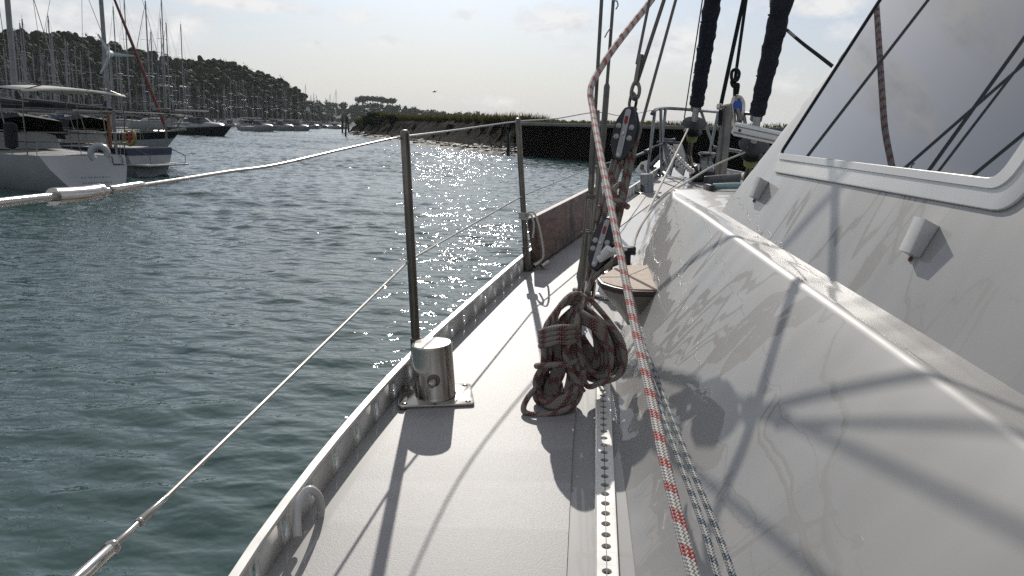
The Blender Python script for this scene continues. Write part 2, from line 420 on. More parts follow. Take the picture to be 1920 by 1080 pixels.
for (cx_, cy_, wx, wy, amp) in CL:
    v = ray(cx_, cy_).normalized(); a0 = math.atan2(v.x, v.y); e0 = math.asin(v.z)
    da = k.math('DIVIDE', k.math('SUBTRACT', az, a0), wx / FOC); de = k.math('DIVIDE', k.math('SUBTRACT', el, e0), wy / FOC)
    g_ = k.math('MULTIPLY', k.math('EXPONENT', k.math('MULTIPLY', k.math('ADD', k.math('MULTIPLY', da, da), k.math('MULTIPLY', de, de)), -.9)), amp)
    tot = g_ if tot is None else k.math('MAXIMUM', tot, g_)
# unseen high cloud added overhead, for the reflections and sky light
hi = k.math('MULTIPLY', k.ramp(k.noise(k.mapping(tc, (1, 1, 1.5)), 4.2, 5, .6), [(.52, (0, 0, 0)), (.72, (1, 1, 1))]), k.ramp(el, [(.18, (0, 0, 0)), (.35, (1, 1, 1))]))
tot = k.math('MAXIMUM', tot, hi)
den = k.math('ADD', k.math('MULTIPLY', tot, 1.0), k.math('MULTIPLY', k.math('SUBTRACT', n1, .5), 1.1))
den = k.math('ADD', den, k.math('MULTIPLY', k.math('SUBTRACT', n2, .5), .9))
mask = k.math('MULTIPLY', k.ramp(den, [(.28, (0, 0, 0)), (.85, (1, 1, 1))]), .85)
cc = k.ramp(k.noise(k.mapping(tc, (1, 1, 2.0), loc=(0, 0, .03)), 24, 4, .6), [(.35, (.70, .715, .75)), (.6, (.93, .915, .90))])
def scaled(c, f):
    n = k.new('ShaderNodeVectorMath', operation='SCALE'); k.link(c, n.inputs[0]); n.inputs[3].default_value = f; return n.outputs[0]
cc = scaled(cc, 13.2)
veil = k.ramp(el, [(0.0, (.97, .97, .97)), (.07, (.70, .70, .70)), (.16, (.36, .36, .36)), (.3, (.5, .5, .5)), (.6, (.62, .62, .62)), (1, (.62, .62, .62))])  # upper stops whitened above the view, an added boost to the sky light
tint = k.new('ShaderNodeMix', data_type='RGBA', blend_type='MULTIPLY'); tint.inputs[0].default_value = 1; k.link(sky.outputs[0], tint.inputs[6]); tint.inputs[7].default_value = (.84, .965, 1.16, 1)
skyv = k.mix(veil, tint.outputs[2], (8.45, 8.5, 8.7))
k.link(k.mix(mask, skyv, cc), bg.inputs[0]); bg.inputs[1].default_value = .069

sun = bpy.data.lights.new('sun', 'SUN'); so = bpy.data.objects.new('sun', sun); C.objects.link(so)
sun.energy = 3.5; sun.angle = R(.5); sun.color = (1, .95, .87)
sd = Vector((math.sin(SUN_AZ) * math.cos(SUN_EL), math.cos(SUN_AZ) * math.cos(SUN_EL), math.sin(SUN_EL)))
so.rotation_euler = sd.to_track_quat('Z', 'Y').to_euler(); so.location = (0, 0, 60)
cam = bpy.data.cameras.new('camera'); co = bpy.data.objects.new('camera', cam); C.objects.link(co); sc.camera = co
cam.lens = FOC / 1920 * 36; cam.sensor_width = 36; cam.clip_start = .02; cam.clip_end = 8000
co.matrix_world = Matrix.Translation(EYE) @ basis(_r, _u, -_f)
cam.dof.use_dof = False
sc.view_settings.view_transform = 'Standard'; sc.view_settings.look = 'None'; sc.view_settings.gamma = 1; sc.view_settings.exposure = .1
sc.cycles.use_denoising = False; sc.cycles.use_adaptive_sampling = False
sc.cycles.caustics_reflective = False; sc.cycles.caustics_refractive = False; sc.cycles.max_bounces = 8; sc.cycles.glossy_bounces = 5; sc.cycles.volume_bounces = 1; sc.cycles.sample_clamp_indirect = 6

# ================================================================== the yacht we stand on
Y = thing('sailing_yacht', 'large grey white yacht filling the right side, with wheelhouse, side deck and stainless stanchions', 'yacht', (1.78, 2.0, 0))
# port deck edge, surveyed
EDGE = [D(*p) for p in [(475, 1080), (560, 990), (620, 893), (700, 795), (765, 715), (850, 632), (905, 580), (980, 507), (1045, 458), (1110, 416), (1200, 356), (1228, 333)]]
EDGE = [Vector((-.50, -3.0, 0)), Vector((-.46, -.6, 0)), Vector((-.40, .55, 0))] + [p for p in EDGE] + [Vector((1.62, 8.35, 0)), Vector((CLX, 8.62, 0))]
EDGE.sort(key=lambda p: p.y)
for p in EDGE: p.z = deck_z(p.x, p.y)
def edge_x(y):
    for a, b in zip(EDGE, EDGE[1:]):
        if a.y <= y <= b.y: return a.x + (b.x - a.x) * (y - a.y) / (b.y - a.y)
    return EDGE[-1].x
_sm = {}
def edge_s(y):          # lightly smoothed
    k_ = round(y, 3)
    if k_ not in _sm:
        ww = [(-.45, 1), (-.3, 2), (-.15, 3), (0, 4), (.15, 3), (.3, 2), (.45, 1)]
        _sm[k_] = sum(edge_x(max(-3, min(8.62, y + d))) * q for d, q in ww) / 16 if y < 8.1 else edge_x(y)
    return _sm[k_]
YS = [-3 + .1 * i for i in range(112)] + [8.25, 8.4, 8.55, 8.62]
def EP(y, dz=0, dx=0):
    x = edge_s(y) + dx; return Vector((x, y, deck_z(x, y) + dz))
def mir(p): return Vector((2 * CLX - p.x, p.y, p.z))

# hull shell: sheer -> topsides -> below the waterline
mb = MB(); rows = []
for y in YS:
    e = EP(y); t = max(0, (y - 3) / 5.6); fl = .10 + .55 * t ** 2 * (CLX - e.x) / 2
    sec = []
    for (dz, k_) in ((0, 0), (-.35, .18), (-.75, .45), (-1.1, .8)):
        z = e.z + dz; z = max(z, .12) if dz > -1 else -.25
        sec.append(Vector((min(e.x + fl * k_, CLX), y - .55 * t ** 3 * (-dz), z)))
    rows.append(sec)
for side in (0, 1):
    vs = [(mir(p) if side else p) for r_ in rows for p in r_]; fs = []
    for i in range(len(rows) - 1):
        for j in range(3): fs.append((i * 4 + j, i * 4 + j + 1, i * 4 + j + 5, i * 4 + j + 4))
    mb.add(vs, fs if not side else [f[::-1] for f in fs])
mb.build('hull', M['white_paint'], Y)
# deck
mb = MB(); vs = []; fs = []; nx = 17
for y in YS:
    x0 = edge_s(y)
    for j in range(nx):
        x = x0 + (2 * CLX - 2 * x0) * j / (nx - 1); vs.append((x, y, deck_z(x, y)))
for i in range(len(YS) - 1):
    for j in range(nx - 1): fs.append((i * nx + j, i * nx + j + 1, (i + 1) * nx + j + 1, (i + 1) * nx + j))
mb.add(vs, fs); mb.build('deck', M['deck_gloss'], Y)
# non-skid panel on the side deck
INN = sorted([D(*p) for p in [(1062, 1080), (1074, 830), (1086, 700), (1108, 560), (1142, 450), (1185, 392)]], key=lambda p: p.y)
def lerp_tab(tab, y):
    if y <= tab[0][0]: 
        (a, b), (c, d) = tab[0], tab[1]; return b + (d - b) * (y - a) / (c - a)
    for (a, b), (c, d) in zip(tab, tab[1:]):
        if y <= c: return b + (d - b) * (y - a) / (c - a)
    (a, b), (c, d) = tab[-2], tab[-1]; return d + (d - b) * (y - c) / (c - a)
INT = [(p.y, p.x) for p in INN]
mb = MB(); vs = []; fs = []; ys = [-1 + .06 * i for i in range(150)]
ys = [y for y in ys if y < 7.6]
for y in ys:
    x0 = edge_s(y) + .055; x1 = lerp_tab(INT, y) if y < 4.6 else lerp_tab(INT, 4.6) + (y - 4.6) * .35
    x1 = max(x1, x0 + .02)
    for j in range(5):
        x = x0 + (x1 - x0) * j / 4; vs.append((x, y, deck_z(x, y) + .004))
for i in range(len(ys) - 1):
    for j in range(4): fs.append((i * 5 + j, i * 5 + j + 1, (i + 1) * 5 + j + 1, (i + 1) * 5 + j))
mb.add(vs, fs); mb.build('nonskid_panel', M['nonskid'], Y)

# toe rail: pierced alloy strip with a flange along its top
def toe_rail(mirror):
    ys = []; y = -1.0; pitch = .135
    mb = MB(); H = .066; slot = .020
    tops = []
    cur = -1.0
    ptsb = []
    while cur < 8.3:
        a = EP(cur); b_ = EP(cur + .001); ds = math.hypot(edge_s(cur + .05) - edge_s(cur), .05) / .05
        nxt = cur + pitch / ds; sl = slot / ds
        c0, c2 = EP(cur), EP(nxt)
        def q(p, h): return p + Vector((-.10 * h, 0, h))
        n = 16; cu, cz = 1 - slot / pitch, .031; ru, rz_ = slot / pitch / 2, .0165
        def at(u, h): return q(c0.lerp(c2, u), h)
        vs = [at(0, 0), at(0, H / 2), at(0, H), at(1 - 2 * slot / pitch, 0), at(1 - 2 * slot / pitch, H), at(1, 0), at(1, H / 2), at(1, H)]
        u0, u1 = 1 - 2 * slot / pitch, 1
        fs = [(0, 3, 4, 2)]; o_ = len(vs); um = (u0 + u1) / 2
        for k_ in range(n):
            a = 2 * math.pi * (k_ + .5) / n; ca, sa = math.cos(a), math.sin(a); m_ = max(abs(ca), abs(sa))
            vs.append(at(um + ca / m_ * (u1 - u0) / 2, H / 2 + sa / m_ * H / 2)) if not (abs(abs(ca) - abs(sa)) < .3) else vs.append(at(um + math.copysign((u1 - u0) / 2, ca), H / 2 + math.copysign(H / 2, sa)))
        for k_ in range(n):
            a = 2 * math.pi * (k_ + .5) / n; vs.append(at(um + math.cos(a) * ru, cz + math.sin(a) * rz_))
        for k_ in range(n):
            k2 = (k_ + 1) % n; fs.append((o_ + k_, o_ + k2, o_ + n + k2, o_ + n + k_))
        tops_p = at(0, H)
        if mirror: vs = [mir(v) for v in vs]
        mb.add(vs, fs if not mirror else [f[::-1] for f in fs]); tops.append(vs[2]); cur = nxt
    # top flange
    T_, N_ = frames(tops); vs = []
    for p, t in zip(tops, T_):
        o = t.cross(Vector((0, 0, 1))).normalized()
        for (a, b_) in ((-.0065, -.003), (.0065, -.003), (.0065, .003), (-.0065, .003)): vs.append(p + o * a + Vector((0, 0, b_ + .002)))
    fs = []
    for i in range(len(tops) - 1):
        for j in range(4): fs.append((i * 4 + j, i * 4 + (j + 1) % 4, (i + 1) * 4 + (j + 1) % 4, (i + 1) * 4 + j))
    mb.add(vs, fs)
    o = weld(mb).build('toe_rail', M['aluminium'], Y, smooth=40)
    md = o.modifiers.new('thickness', 'SOLIDIFY'); md.thickness = .004; md.offset = 0
    return o
toe_rail(0); toe_rail(1)
def RT(y): return EP(y, .072, -.007)

# low cabin (coachroof): base on the deck, level ridge, side between
BASE = [(p.y, p.x) for p in sorted([D(*p) for p in [(1200, 1080), (1170, 840), (1158, 700), (1182, 500), (1207, 425), (1232, 378)]], key=lambda p: p.y)]
HR = 2.1 - .25
hn = Vector((0, 0, 1))
WN = Vector((1, 0, -.47)); WK = .777 - .47 * 2.1
_rp = [on_plane(*p, WN, WK) for p in [(1905, 745), (1770, 660), (1560, 530), (1345, 397)]]
_rp.append(on_plane(1268, 356, hn, _rp[-1].z))
RIDGE = [(p.y, p.x) for p in sorted(_rp, key=lambda p: p.y)]
RIDGZ = [(p.y, p.z) for p in sorted(_rp, key=lambda p: p.y)]
def base_x(y): return lerp_tab(BASE, y)
def ridge_x(y): return lerp_tab(RIDGE, y)
LEDGE = .06
yc0, yc1 = -2.0, RIDGE[-1][0]
mb = MB(); vs = []; ys = [yc0 + (yc1 - yc0) * i / 70 for i in range(71)] + [yc1 + .05, yc1 + .11, yc1 + .16]
prof_n = 0
for y in ys:
    over = max(0, y - yc1); s = over / .16
    bx = base_x(min(y, yc1)); rx = ridge_x(min(y, yc1)) ; bz = deck_z(bx, y)
    hz = lerp_tab(RIDGZ, min(max(y, .2), yc1))
    hz = hz - (hz - bz - .02) * (s ** 1.6)
    sec = []
    # fillet at the foot, steep side, crisp edge, narrow ledge
    ex = rx - LEDGE * min(1, (yc1 + .16 - y) / .5); ez = hz - .003
    dx, dz = ex - bx, ez - bz; L = math.hypot(dx, dz); ux, uz = dx / L, dz / L
    sec += [(bx - .012, bz - .004), (bx - .004, bz + .004), (bx + ux * .018 + .002, bz + uz * .018)]
    for t in (.15, .3, .45, .6, .75, .88): sec.append((bx + ux * L * t - .004 * math.sin(math.pi * t) * uz, bz + uz * L * t + .004 * math.sin(math.pi * t) * ux))
    rr = .013
    for a in range(6):
        t = a / 5; p0 = (ex - ux * rr, ez - uz * rr); p1 = (ex, ez); p2 = (ex + rr, ez + .001)
        sec.append(((1 - t) ** 2 * p0[0] + 2 * t * (1 - t) * p1[0] + t * t * p2[0], (1 - t) ** 2 * p0[1] + 2 * t * (1 - t) * p1[1] + t * t * p2[1]))
    sec += [(ex + (rx - ex) * .6, ez + .003), (rx - .012, hz + .001), (rx, hz + .006)]
    for t in (.3, .65, 1): sec.append((rx + (CLX - rx) * t, hz + .006 + .05 * t * (1 - s)))
    prof_n = len(sec)
    row = [Vector((a, y, b_)) for a, b_ in sec]; row += [mir(p) for p in row[::-1][1:]]
    vs += row
n_ = 2 * prof_n - 1; fs = []
for i in range(len(ys) - 1):
    for j in range(n_ - 1): fs.append((i * n_ + j, i * n_ + j + 1, (i + 1) * n_ + j + 1, (i + 1) * n_ + j))
for i in (0, len(ys) - 1):
    f = [i * n_ + j for j in range(n_)]; fs.append(f if i else f[::-1])
mb.add(vs, fs); coach = mb.build('coachroof', M['cabin_gloss'], Y, 50)

# wheelhouse on top of it: side wall plane leaning inboard
WN = Vector((1, 0, -.47)); WK = .777 - .47 * 2.1
def WL(px, py, out=0): return on_plane(px, py, WN, WK - out)
wn = Vector((-1, 0, .47)).normalized()
tf = WL(1650, 0); bf = WL(1345, 395)
dirf = (tf - bf).normalized()
topz = 3.0
tt = bf + dirf * ((topz - bf.z) / dirf.z)
def wallx(z): return WK + .47 * z
mb = MB(); vs = []; fs = []
zs = [HR - .12 + (topz - HR + .12) * i / 12 for i in range(13)]
sec = []
for z in zs:
    yf = bf.y + dirf.y * (z - bf.z) / dirf.z; x = wallx(z)
    # rounded front corner, then raked front face to the centreline
    row = [Vector((x, yy, z)) for yy in (-1.6, -1.0, -.4, .2, .7, 1.1, 1.4, yf - .05)]
    c0 = Vector((x, yf - .05, z)); c1 = Vector((x, yf + .012, z)); c2 = Vector((x + .07, yf + .03, z))
    row += [(1 - t) ** 2 * c0 + 2 * t * (1 - t) * c1 + t * t * c2 for t in (.25, .5, .75, 1)]
    row += [Vector((x + (CLX - x) * t, yf + .03 + .12 * t, z)) for t in (.35, .7, 1)]
    row += [mir(p) for p in row[::-1][1:]]
    sec.append(row)
m_ = len(sec[0]); vs = [p for r_ in sec for p in r_]
for i in range(len(sec) - 1):
    for j in range(m_ - 1): fs.append((i * m_ + j, (i + 1) * m_ + j, (i + 1) * m_ + j + 1, i * m_ + j + 1))
fs.append([(len(sec) - 1) * m_ + j for j in range(m_)][::-1]); fs.append([j for j in range(m_)])
for i in range(len(sec) - 1): fs.append((i * m_, i * m_ + m_ - 1, (i + 1) * m_ + m_ - 1, (i + 1) * m_))
mb.add(vs, fs); wheel = mb.build('wheelhouse', M['cabin_gloss'], Y, 40)
# side window: plate, frame, glass, all lying on the wall
ya = Vector((0, 1, 0)); za = wn.cross(ya).normalized(); za = za if za.z > 0 else -za
O0 = WL(1465, 300)
def to2(p): d = p - O0; return (-d.dot(ya), d.dot(za))      # x aft, y up
wm = basis(-ya, za, (-ya).cross(za)); wm.translation = O0
wnz = (-ya).cross(za); flip = 1 if wnz.dot(wn) > 0 else -1
def wall_prism(poly, th, name, mat, par, lift=0, bev=.002):
    mb = MB(); m2 = wm.copy(); m2.translation = O0 + wn * (lift + th / 2)
    prism(mb, poly, th, m2, bev); return mb.build(name, mat, par, 30)
lean = to2(WL(1655, 0)); lv = Vector(lean) - Vector(to2(WL(1467, 290))); lv.normalize()
def win_poly(bl, br, grow):
    a = Vector(bl); b_ = Vector(br); h = .52 + grow
    return [tuple(a), tuple(b_), (b_.x + .04, b_.y + h), (a.x + lv.x / lv.y * h, a.y + h)]
plate = win_poly(to2(WL(1449, 323)), to2(WL(1900, 403)), .05)
frame_o = win_poly(to2(WL(1460, 300)), to2(WL(1890, 362)), .02)
glass_o = win_poly(to2(WL(1467, 291)), to2(WL(1880, 343)), 0)
wall_prism(round_poly(plate, [.035, .05, .05, .05]), .006, 'window_plate', M['white_paint'], wheel, .000)
# frame ring
fo = round_poly(frame_o, [.03, .04, .04, .04]); fi = round_poly(glass_o, [.022, .03, .03, .03])
mb = MB(); m2 = wm.copy(); vs = []; fs = []; nn = len(fo)
for (poly, hh) in ((fo, .004), (fo, .010), (fi, .012), (fi, .004)):
    for p in poly: vs.append(O0 + (-ya) * p[0] + za * p[1] + wn * hh)
for q in range(3):
    for j in range(nn): fs.append((q * nn + j, q * nn + (j + 1) % nn, (q + 1) * nn + (j + 1) % nn, (q + 1) * nn + j))
mb.add(vs, fs); win = mb.build('side_window', M['white_paint'], Y, 30)
wall_prism(round_poly(glass_o, [.022, .03, .03, .03]), .003, 'glass_pane', M['window'], win, .004, 0)
mb = MB(); fi2 = [O0 + (-ya) * p[0] + za * p[1] + wn * .0085 for p in fi]; tube(mb, fi2, .0025, 6, True); mb.build('rubber_gasket', M['black_plastic'], win)
# raked brackets below the window
for (x0, y0, x1, y1, s_) in ((1412, 372, 1442, 341, .8), (1703, 478, 1762, 424, 1.0)):
    a = WL(x0, y0); b_ = WL(x1, y1); c = (a + b_) / 2; wdt = abs(b_.y - a.y) * 1.1; hgt = abs(b_.z - a.z) * 1.1
    mb = MB()
    pr = [(-hgt / 2, 0), (hgt / 2, 0), (hgt / 2, .028), (-hgt / 2, .020)]
    prism(mb, pr, wdt, basis(za, wn, za.cross(wn)) if False else Matrix.Translation(c) @ basis(za, wn, za.cross(wn)), .003)
    br = mb.build('bracket', M['grey_bracket'], wheel)
    mb = MB(); lathe(mb, [(.001, 0), (.005, .001), (.004, .003), (.001, .004)], c - za * (hgt / 2 + .006) + ya * wdt * .1, wn, 10); mb.build('rust_spot', M['rust'], br)

# perforated genoa track on the side deck
TR = sorted([D(*p) for p in [(1137, 1080), (1128, 900), (1122, 740), (1128, 640)]], key=lambda p: p.y)
def track_pt(y, dz=0):
    x = lerp_tab([(TR[0].y, TR[0].x), (TR[-1].y, TR[-1].x)], y); return Vector((x, y, deck_z(x, y) + dz))
mb = MB(); y0t, y1t = -.2, 2.4; pitch = .037
def ring(c, r, hw, hl, n=12):
    o = []
    for k_ in range(n):
        a = 2 * math.pi * k_ / n; o.append((math.cos(a) * r, math.sin(a) * r))
    return o
n_h = int((y1t - y0t) / pitch); tdir = (track_pt(2) - track_pt(0)).normalized(); tx = tdir.cross(Vector((0, 0, 1))).normalized()
for i in range(n_h):
    c = track_pt(y0t + pitch * (i + .5), .0115); hw = .0165; hl = pitch / 2; r = .0088; n = 16; vs = []; fs = []
    for k_ in range(n):
        a = 2 * math.pi * (k_ + .5) / n; ca, sa = math.cos(a), math.sin(a)
        m_ = max(abs(ca), abs(sa)); px_, py_ = ca / m_ * hw, sa / m_ * hl
        if abs(abs(ca) - abs(sa)) < .3: px_, py_ = math.copysign(hw, ca), math.copysign(hl, sa)
        vs.append(c + tx * px_ + tdir * py_)
    for k_ in range(n):
        a = 2 * math.pi * (k_ + .5) / n; vs.append(c + tx * math.cos(a) * r + tdir * math.sin(a) * r)
    for k_ in range(n):
        a = 2 * math.pi * (k_ + .5) / n; vs.append(c + tx * math.cos(a) * r + tdir * math.sin(a) * r - DUP * .008)
    for k_ in range(n):
        k2 = (k_ + 1) % n; fs += [(k_, k2, n + k2, n + k_), (n + k_, n + k2, 2 * n + k2, 2 * n + k_)]
    mb.add(vs, fs)
for s_ in (-1, 1):        # side lips and webs
    vs = []; 
    for y in (y0t, y1t):
        p = track_pt(y, .0115)
        for (a, b_) in ((.0165, 0), (.0195, .0015), (.0205, -.002), (.0205, -.0105), (.0165, -.0105)): vs.append(p + tx * a * s_ + DUP * b_)
    mb.add(vs, [(i, i + 1, i + 6, i + 5) for i in range(4)])
trk = mb.build('genoa_track', M['aluminium'], Y, 30)
mb = MB(); vs = []
for y in (y0t, y1t):
    p = track_pt(y, .0032); vs += [p - tx * .0165, p + tx * .0165]
mb.add(vs, [(0, 1, 3, 2)]); mb.build('track_slot', M['black_plastic'], trk)
mb = MB(); vs = []
for y in (y0t, y1t):
    p = track_pt(y, .0117); vs += [p - tx * .0007, p + tx * .0007]
mb.add(vs, [(0, 1, 3, 2)]); mb.build('track_groove', M['black_plastic'], trk)

# stanchions
def stanchion(bpx, tpx, hidden=False):
    b_ = D(*bpx); t = P(*tpx, b_.y - .02)
    mb = MB(); n = (t - b_).normalized(); L = (t - b_).length
    lathe(mb, [(.0125, 0), (.0125, L - .012), (.0118, L - .006), (.008, L - .001), (.001, L)], b_, n, 18)
    o = mb.build('stanchion', M['steel_dull'], Y)
    mb = MB(); lathe(mb, [(.030, .003), (.030, .009), (.017, .012), (.0155, .014), (.0155, .11), (.0135, .112)], b_, n, 18); mb.build('stanchion_socket', M['steel_dull'], o)
    return b_, t, n
S1 = stanchion((783, 703), (758.5, 243)); S2 = stanchion((988, 507), (971, 221))
def on_st(S, frac): return S[0] + (S[1] - S[0]) * frac
mb = MB(); bb = S2[0] + Vector((.03, -.005, .02))
for a in (0, .035): lathe(mb, [(.002, 0), (.011, .001), (.011, .05), (.002, .051)], bb + Vector((a, .01 * a, 0)), (.6, .7, .35), 12)
mb.build('stanchion_bolt', M['steel'], Y)
# third stanchion further forward, beside the shrouds
S3 = stanchion((1121, 405), (1121, 206))

# lifelines
up = [P(-60, 387, .62), P(60, 373, .72), P(150, 364, .80), P(230, 353, .88), P(330, 338, 1.02), P(430, 322, 1.22), P(520, 309, 1.42), P(640, 281, 1.78), P(725, 262, 2.06), S1[1] - S1[2] * .018]
mb = MB(); tube(mb, spline([up[3]] + up[4:], 8), [.0026] * 49, 10); mb.build('upper_lifeline', M['wire'], Y)
mb = MB()
ends = [P(-60, 387, .62), P(60, 373, .72), P(150, 364, .80)]
tube(mb, spline([P(100, 369, .757), P(150, 365.5, .80), P(182, 361, .833)], 6), [.0088] * 12 + [.0092], 14)
tube(mb, [P(182, 361, .833), P(189, 360, .84)], [.0095, .009], 14)
tube(mb, [P(189, 360, .84), P(206, 357, .857)], .0042, 12)
tube(mb, spline([P(205, 357, .856), P(214, 355.5, .864), P(232, 352.5, .883), P(268, 347, .927)], 5), [.0056] * 5 + [.0052] * 10 + [.0042], 14)
tube(mb, [P(100, 369, .757), P(-40, 385, .64), P(-200, 405, .55)], .0045, 12)
mb.build('lifeline_turnbuckle', M['steel'], Y)
mb = MB(); tube(mb, spline([S1[1] - S1[2] * .018, P(860, 243, 2.75), S2[1] - S2[2] * .015, P(1045, 222, 4.1), S3[1] - S3[2] * .015, P(1170, 217, 6.4), P(1224, 206, 7.6)], 8), .0030, 8)
mb.build('upper_lifeline', M['wire'], Y)
s1h = P(769, 487, S1[0].y - .01); s2h = P(980, 367, S2[0].y - .01)
mb = MB(); tube(mb, [P(310, 934, .93), s1h, s2h, P(1115, 312, 4.8), P(1213, 285, 7.6)], .0032, 8); mb.build('lower_lifeline', M['wire'], Y)
mb = MB()
lo = lambda t: P(310, 934, .93) + (P(200, 1036, .80) - P(310, 934, .93)) * t
def seg(a, b_, r0, r1): tube(mb, [lo(a), lo(a + .02), lo(b_ - .02), lo(b_)], [r0 * .8, r0, r1, r1 * .8], 14)
seg(-.02, .46, .0038, .0055); seg(.45, .50, .0062, .0060); seg(.5, .92, .0040, .0040); seg(.88, .96, .0092, .0092); seg(.95, 2.2, .0086, .0092); seg(2.15, 4.5, .006, .006)
mb.build('lifeline_turnbuckle', M['steel'], Y)

# mooring bollards
def bollard(bpx, s=1.0, rot=0, met='steel'):
    c = D(*bpx); n = Vector((-.085, -.03, 1)).normalized(); mb = MB(); r = .053 * s; h = .145 * s
    lathe(mb, [(r * 1.04, .0), (r * 1.03, .004), (r, .008), (r, h - .006), (r * .985, h - .002), (r * .94, h), (r * .02, h + .001)], c + DUP * .010, n, 40)
    o = mb.build('mooring_bollard', M[met], Y, 25)
    vd = Vector((-c.x * 1.0, -c.y, 0)).normalized(); sdv = n.cross(vd).normalized()
    mb = MB(); b0 = c + n * (h * .47) + vd * (r * .9)
    ax = (vd * .9 - sdv * -.0 + Vector((-.2, 0, -.25))).normalized()
    lathe(mb, [(.002, -.03), (.0095, -.03), (.0095, .020), (.0080, .027), (.003, .030)], b0, ax, 16); mb.build('bollard_pin', M['steel'], o)
    mb = MB(); lathe(mb, [(.0105, -.001), (.017, .0), (.017, .0035), (.0105, .004)], b0 - vd * .001 + vd * .0045, vd, 18); mb.build('weld_ring', M['steel_dull'], o)
    mb = MB(); a = rot; xx = Vector((math.cos(a), math.sin(a), 0)); yy = Vector((-math.sin(a), math.cos(a), 0))
    xx = (xx - DUP * xx.dot(DUP)).normalized(); yy = DUP.cross(xx)
    prism(mb, round_poly([(-.098 * s, -.072 * s), (.098 * s, -.072 * s), (.098 * s, .072 * s), (-.098 * s, .072 * s)], .012), .009, Matrix.Translation(c + DUP * .0075) @ basis(xx, yy, DUP), .002)
    pl = mb.build('bollard_plate', M['steel'], o)
    for sx in (-1, 1):
        for sy in (-1, 1):
            mb = MB(); lathe(mb, [(.001, .0145), (.004, .0145), (.0075, .0125), (.0078, .012)], c + xx * .082 * s * sx + yy * .057 * s * sy, DUP, 12); mb.build('plate_screw', M['steel_dull'], pl)
bollard((817, 747), 1.0, R(8)); bollard((1213, 362), 1.0, R(25), 'steel_dark')

# mooring eye bent over the toe rail
mb = MB(); a = D(556, 1020); y_e = D(600, 962).y
e0 = P(557, 990, D(557, 1022).y); e1 = D(600, 968)
arch = spline([e0 + Vector((.003, -.01, -.012)), e0, P(558, 955, e0.y + .02), P(570, 926, e0.y + .04), P(583, 918, (e0.y + e1.y) / 2), P(597, 930, e1.y - .02), P(602, 950, e1.y - .002), e1 + Vector((0, 0, -.005))], 6)
tube(mb, arch, .0075, 12); mb.build('mooring_eye', M['grey_bracket'], Y)

# chainplate posts and turnbuckles at the foot of the shrouds
def foot(px, h, r=.016, base=.045):
    c = D(*px); mb = MB(); lathe(mb, [(base, .0), (base, .010), (base * .9, .014), (r * 1.6, .018), (r * 1.25, .05), (r, .056), (r, h), (r * .7, h + .004)], c, (0, 0, 1), 24)
    return mb.build('chainplate_post', M['steel'], Y), c + Vector((0, 0, h))
F1 = foot((1040, 752), .16, .016, .03); F2 = foot((1122, 700), .13, .014, .03); F3 = foot((1140, 556), .10, .028, .062); F4 = foot((1078, 592), .10, .014, .03)
TOPZ = 13.0
def wire_up(name, p0, p1, r, mat, extra=None):
    """from p0 through p1, carried on up towards the masthead"""
    d = (p1 - p0).normalized(); e = p0 + d * ((TOPZ - p0.z) / d.z)
    mb = MB(); tube(mb, [p0, p1, p0 + d * 3, e], r, 10)
    if extra: extra(mb, p0, d)
    return mb.build(name, mat, Y)
def swage(l0, l1, r0):
    def fn(mb, p, d): tube(mb, [p - d * .02, p, p + d * l0, p + d * l1], [r0 * .9, r0, r0, r0 * .62], 12)
    return fn
sA = wire_up('shroud', P(1110, 315, 2.45), P(1128, 0, 2.52), .0058, M['rod'], swage(.16, .17, .0105))
mb = MB()         # toggle fork and turnbuckle body of the first shroud
a, b_ = P(1108, 368, 2.45), P(1094, 545, 2.42)
tube(mb, [P(1110, 318, 2.45), P(1108.5, 345, 2.45), P(1108, 372, 2.45)], [.0085, .0105, .0075], 12)
for s_ in (-1, 1):
    o_ = Vector((.010 * s_, 0, 0)); tube(mb, [P(1106, 360, 2.45) + o_, P(1100, 450, 2.44) + o_ * 1.1, P(1090, 545, 2.42) + o_ * .9], .0042, 8)
tube(mb, [a - Vector((.014, 0, 0)), a + Vector((.014, 0, 0))], .010, 10); tube(mb, [P(1096, 436, 2.43) - Vector((.012, 0, 0)), P(1096, 436, 2.43) + Vector((.03, 0, 0))], .004, 8)
tube(mb, [b_, D(1080, 590)], .008, 10)
mb.build('turnbuckle', M['steel_dull'], sA)
sB = wire_up('shroud', P(1131, 255, 2.72), P(1150, 0, 2.80), .0058, M['rod'], swage(.17, .18, .0105))
mb = MB(); tube(mb, [P(1131, 258, 2.72), P(1122, 345, 2.71), P(1118, 380, 2.7), P(1100, 505, 2.68), D(1085, 575)], [.0098, .0105, .0085, .008, .008], 12)
tube(mb, [P(1122, 385, 2.7), P(1119, 420, 2.7)], .0125, 12); tube(mb, [P(1101, 430, 2.56), P(1090, 520, 2.55), P(1093, 545, 2.52)], [.006, .017, .012], 12)
mb.build('turnbuckle', M['steel_dull'], sB)
sC = wire_up('shroud', P(1197, 255, 2.95), P(1267, 0, 3.05), .0058, M['rod'], swage(.02, .03, .0085))
mb = MB(); tube(mb, [P(1198, 250, 2.95), P(1170, 375, 2.9), P(1148, 470, 2.86), P(1141, 540, 2.84)], [.008, .0085, .0085, .008], 12); mb.build('turnbuckle', M['steel_dull'], sC)
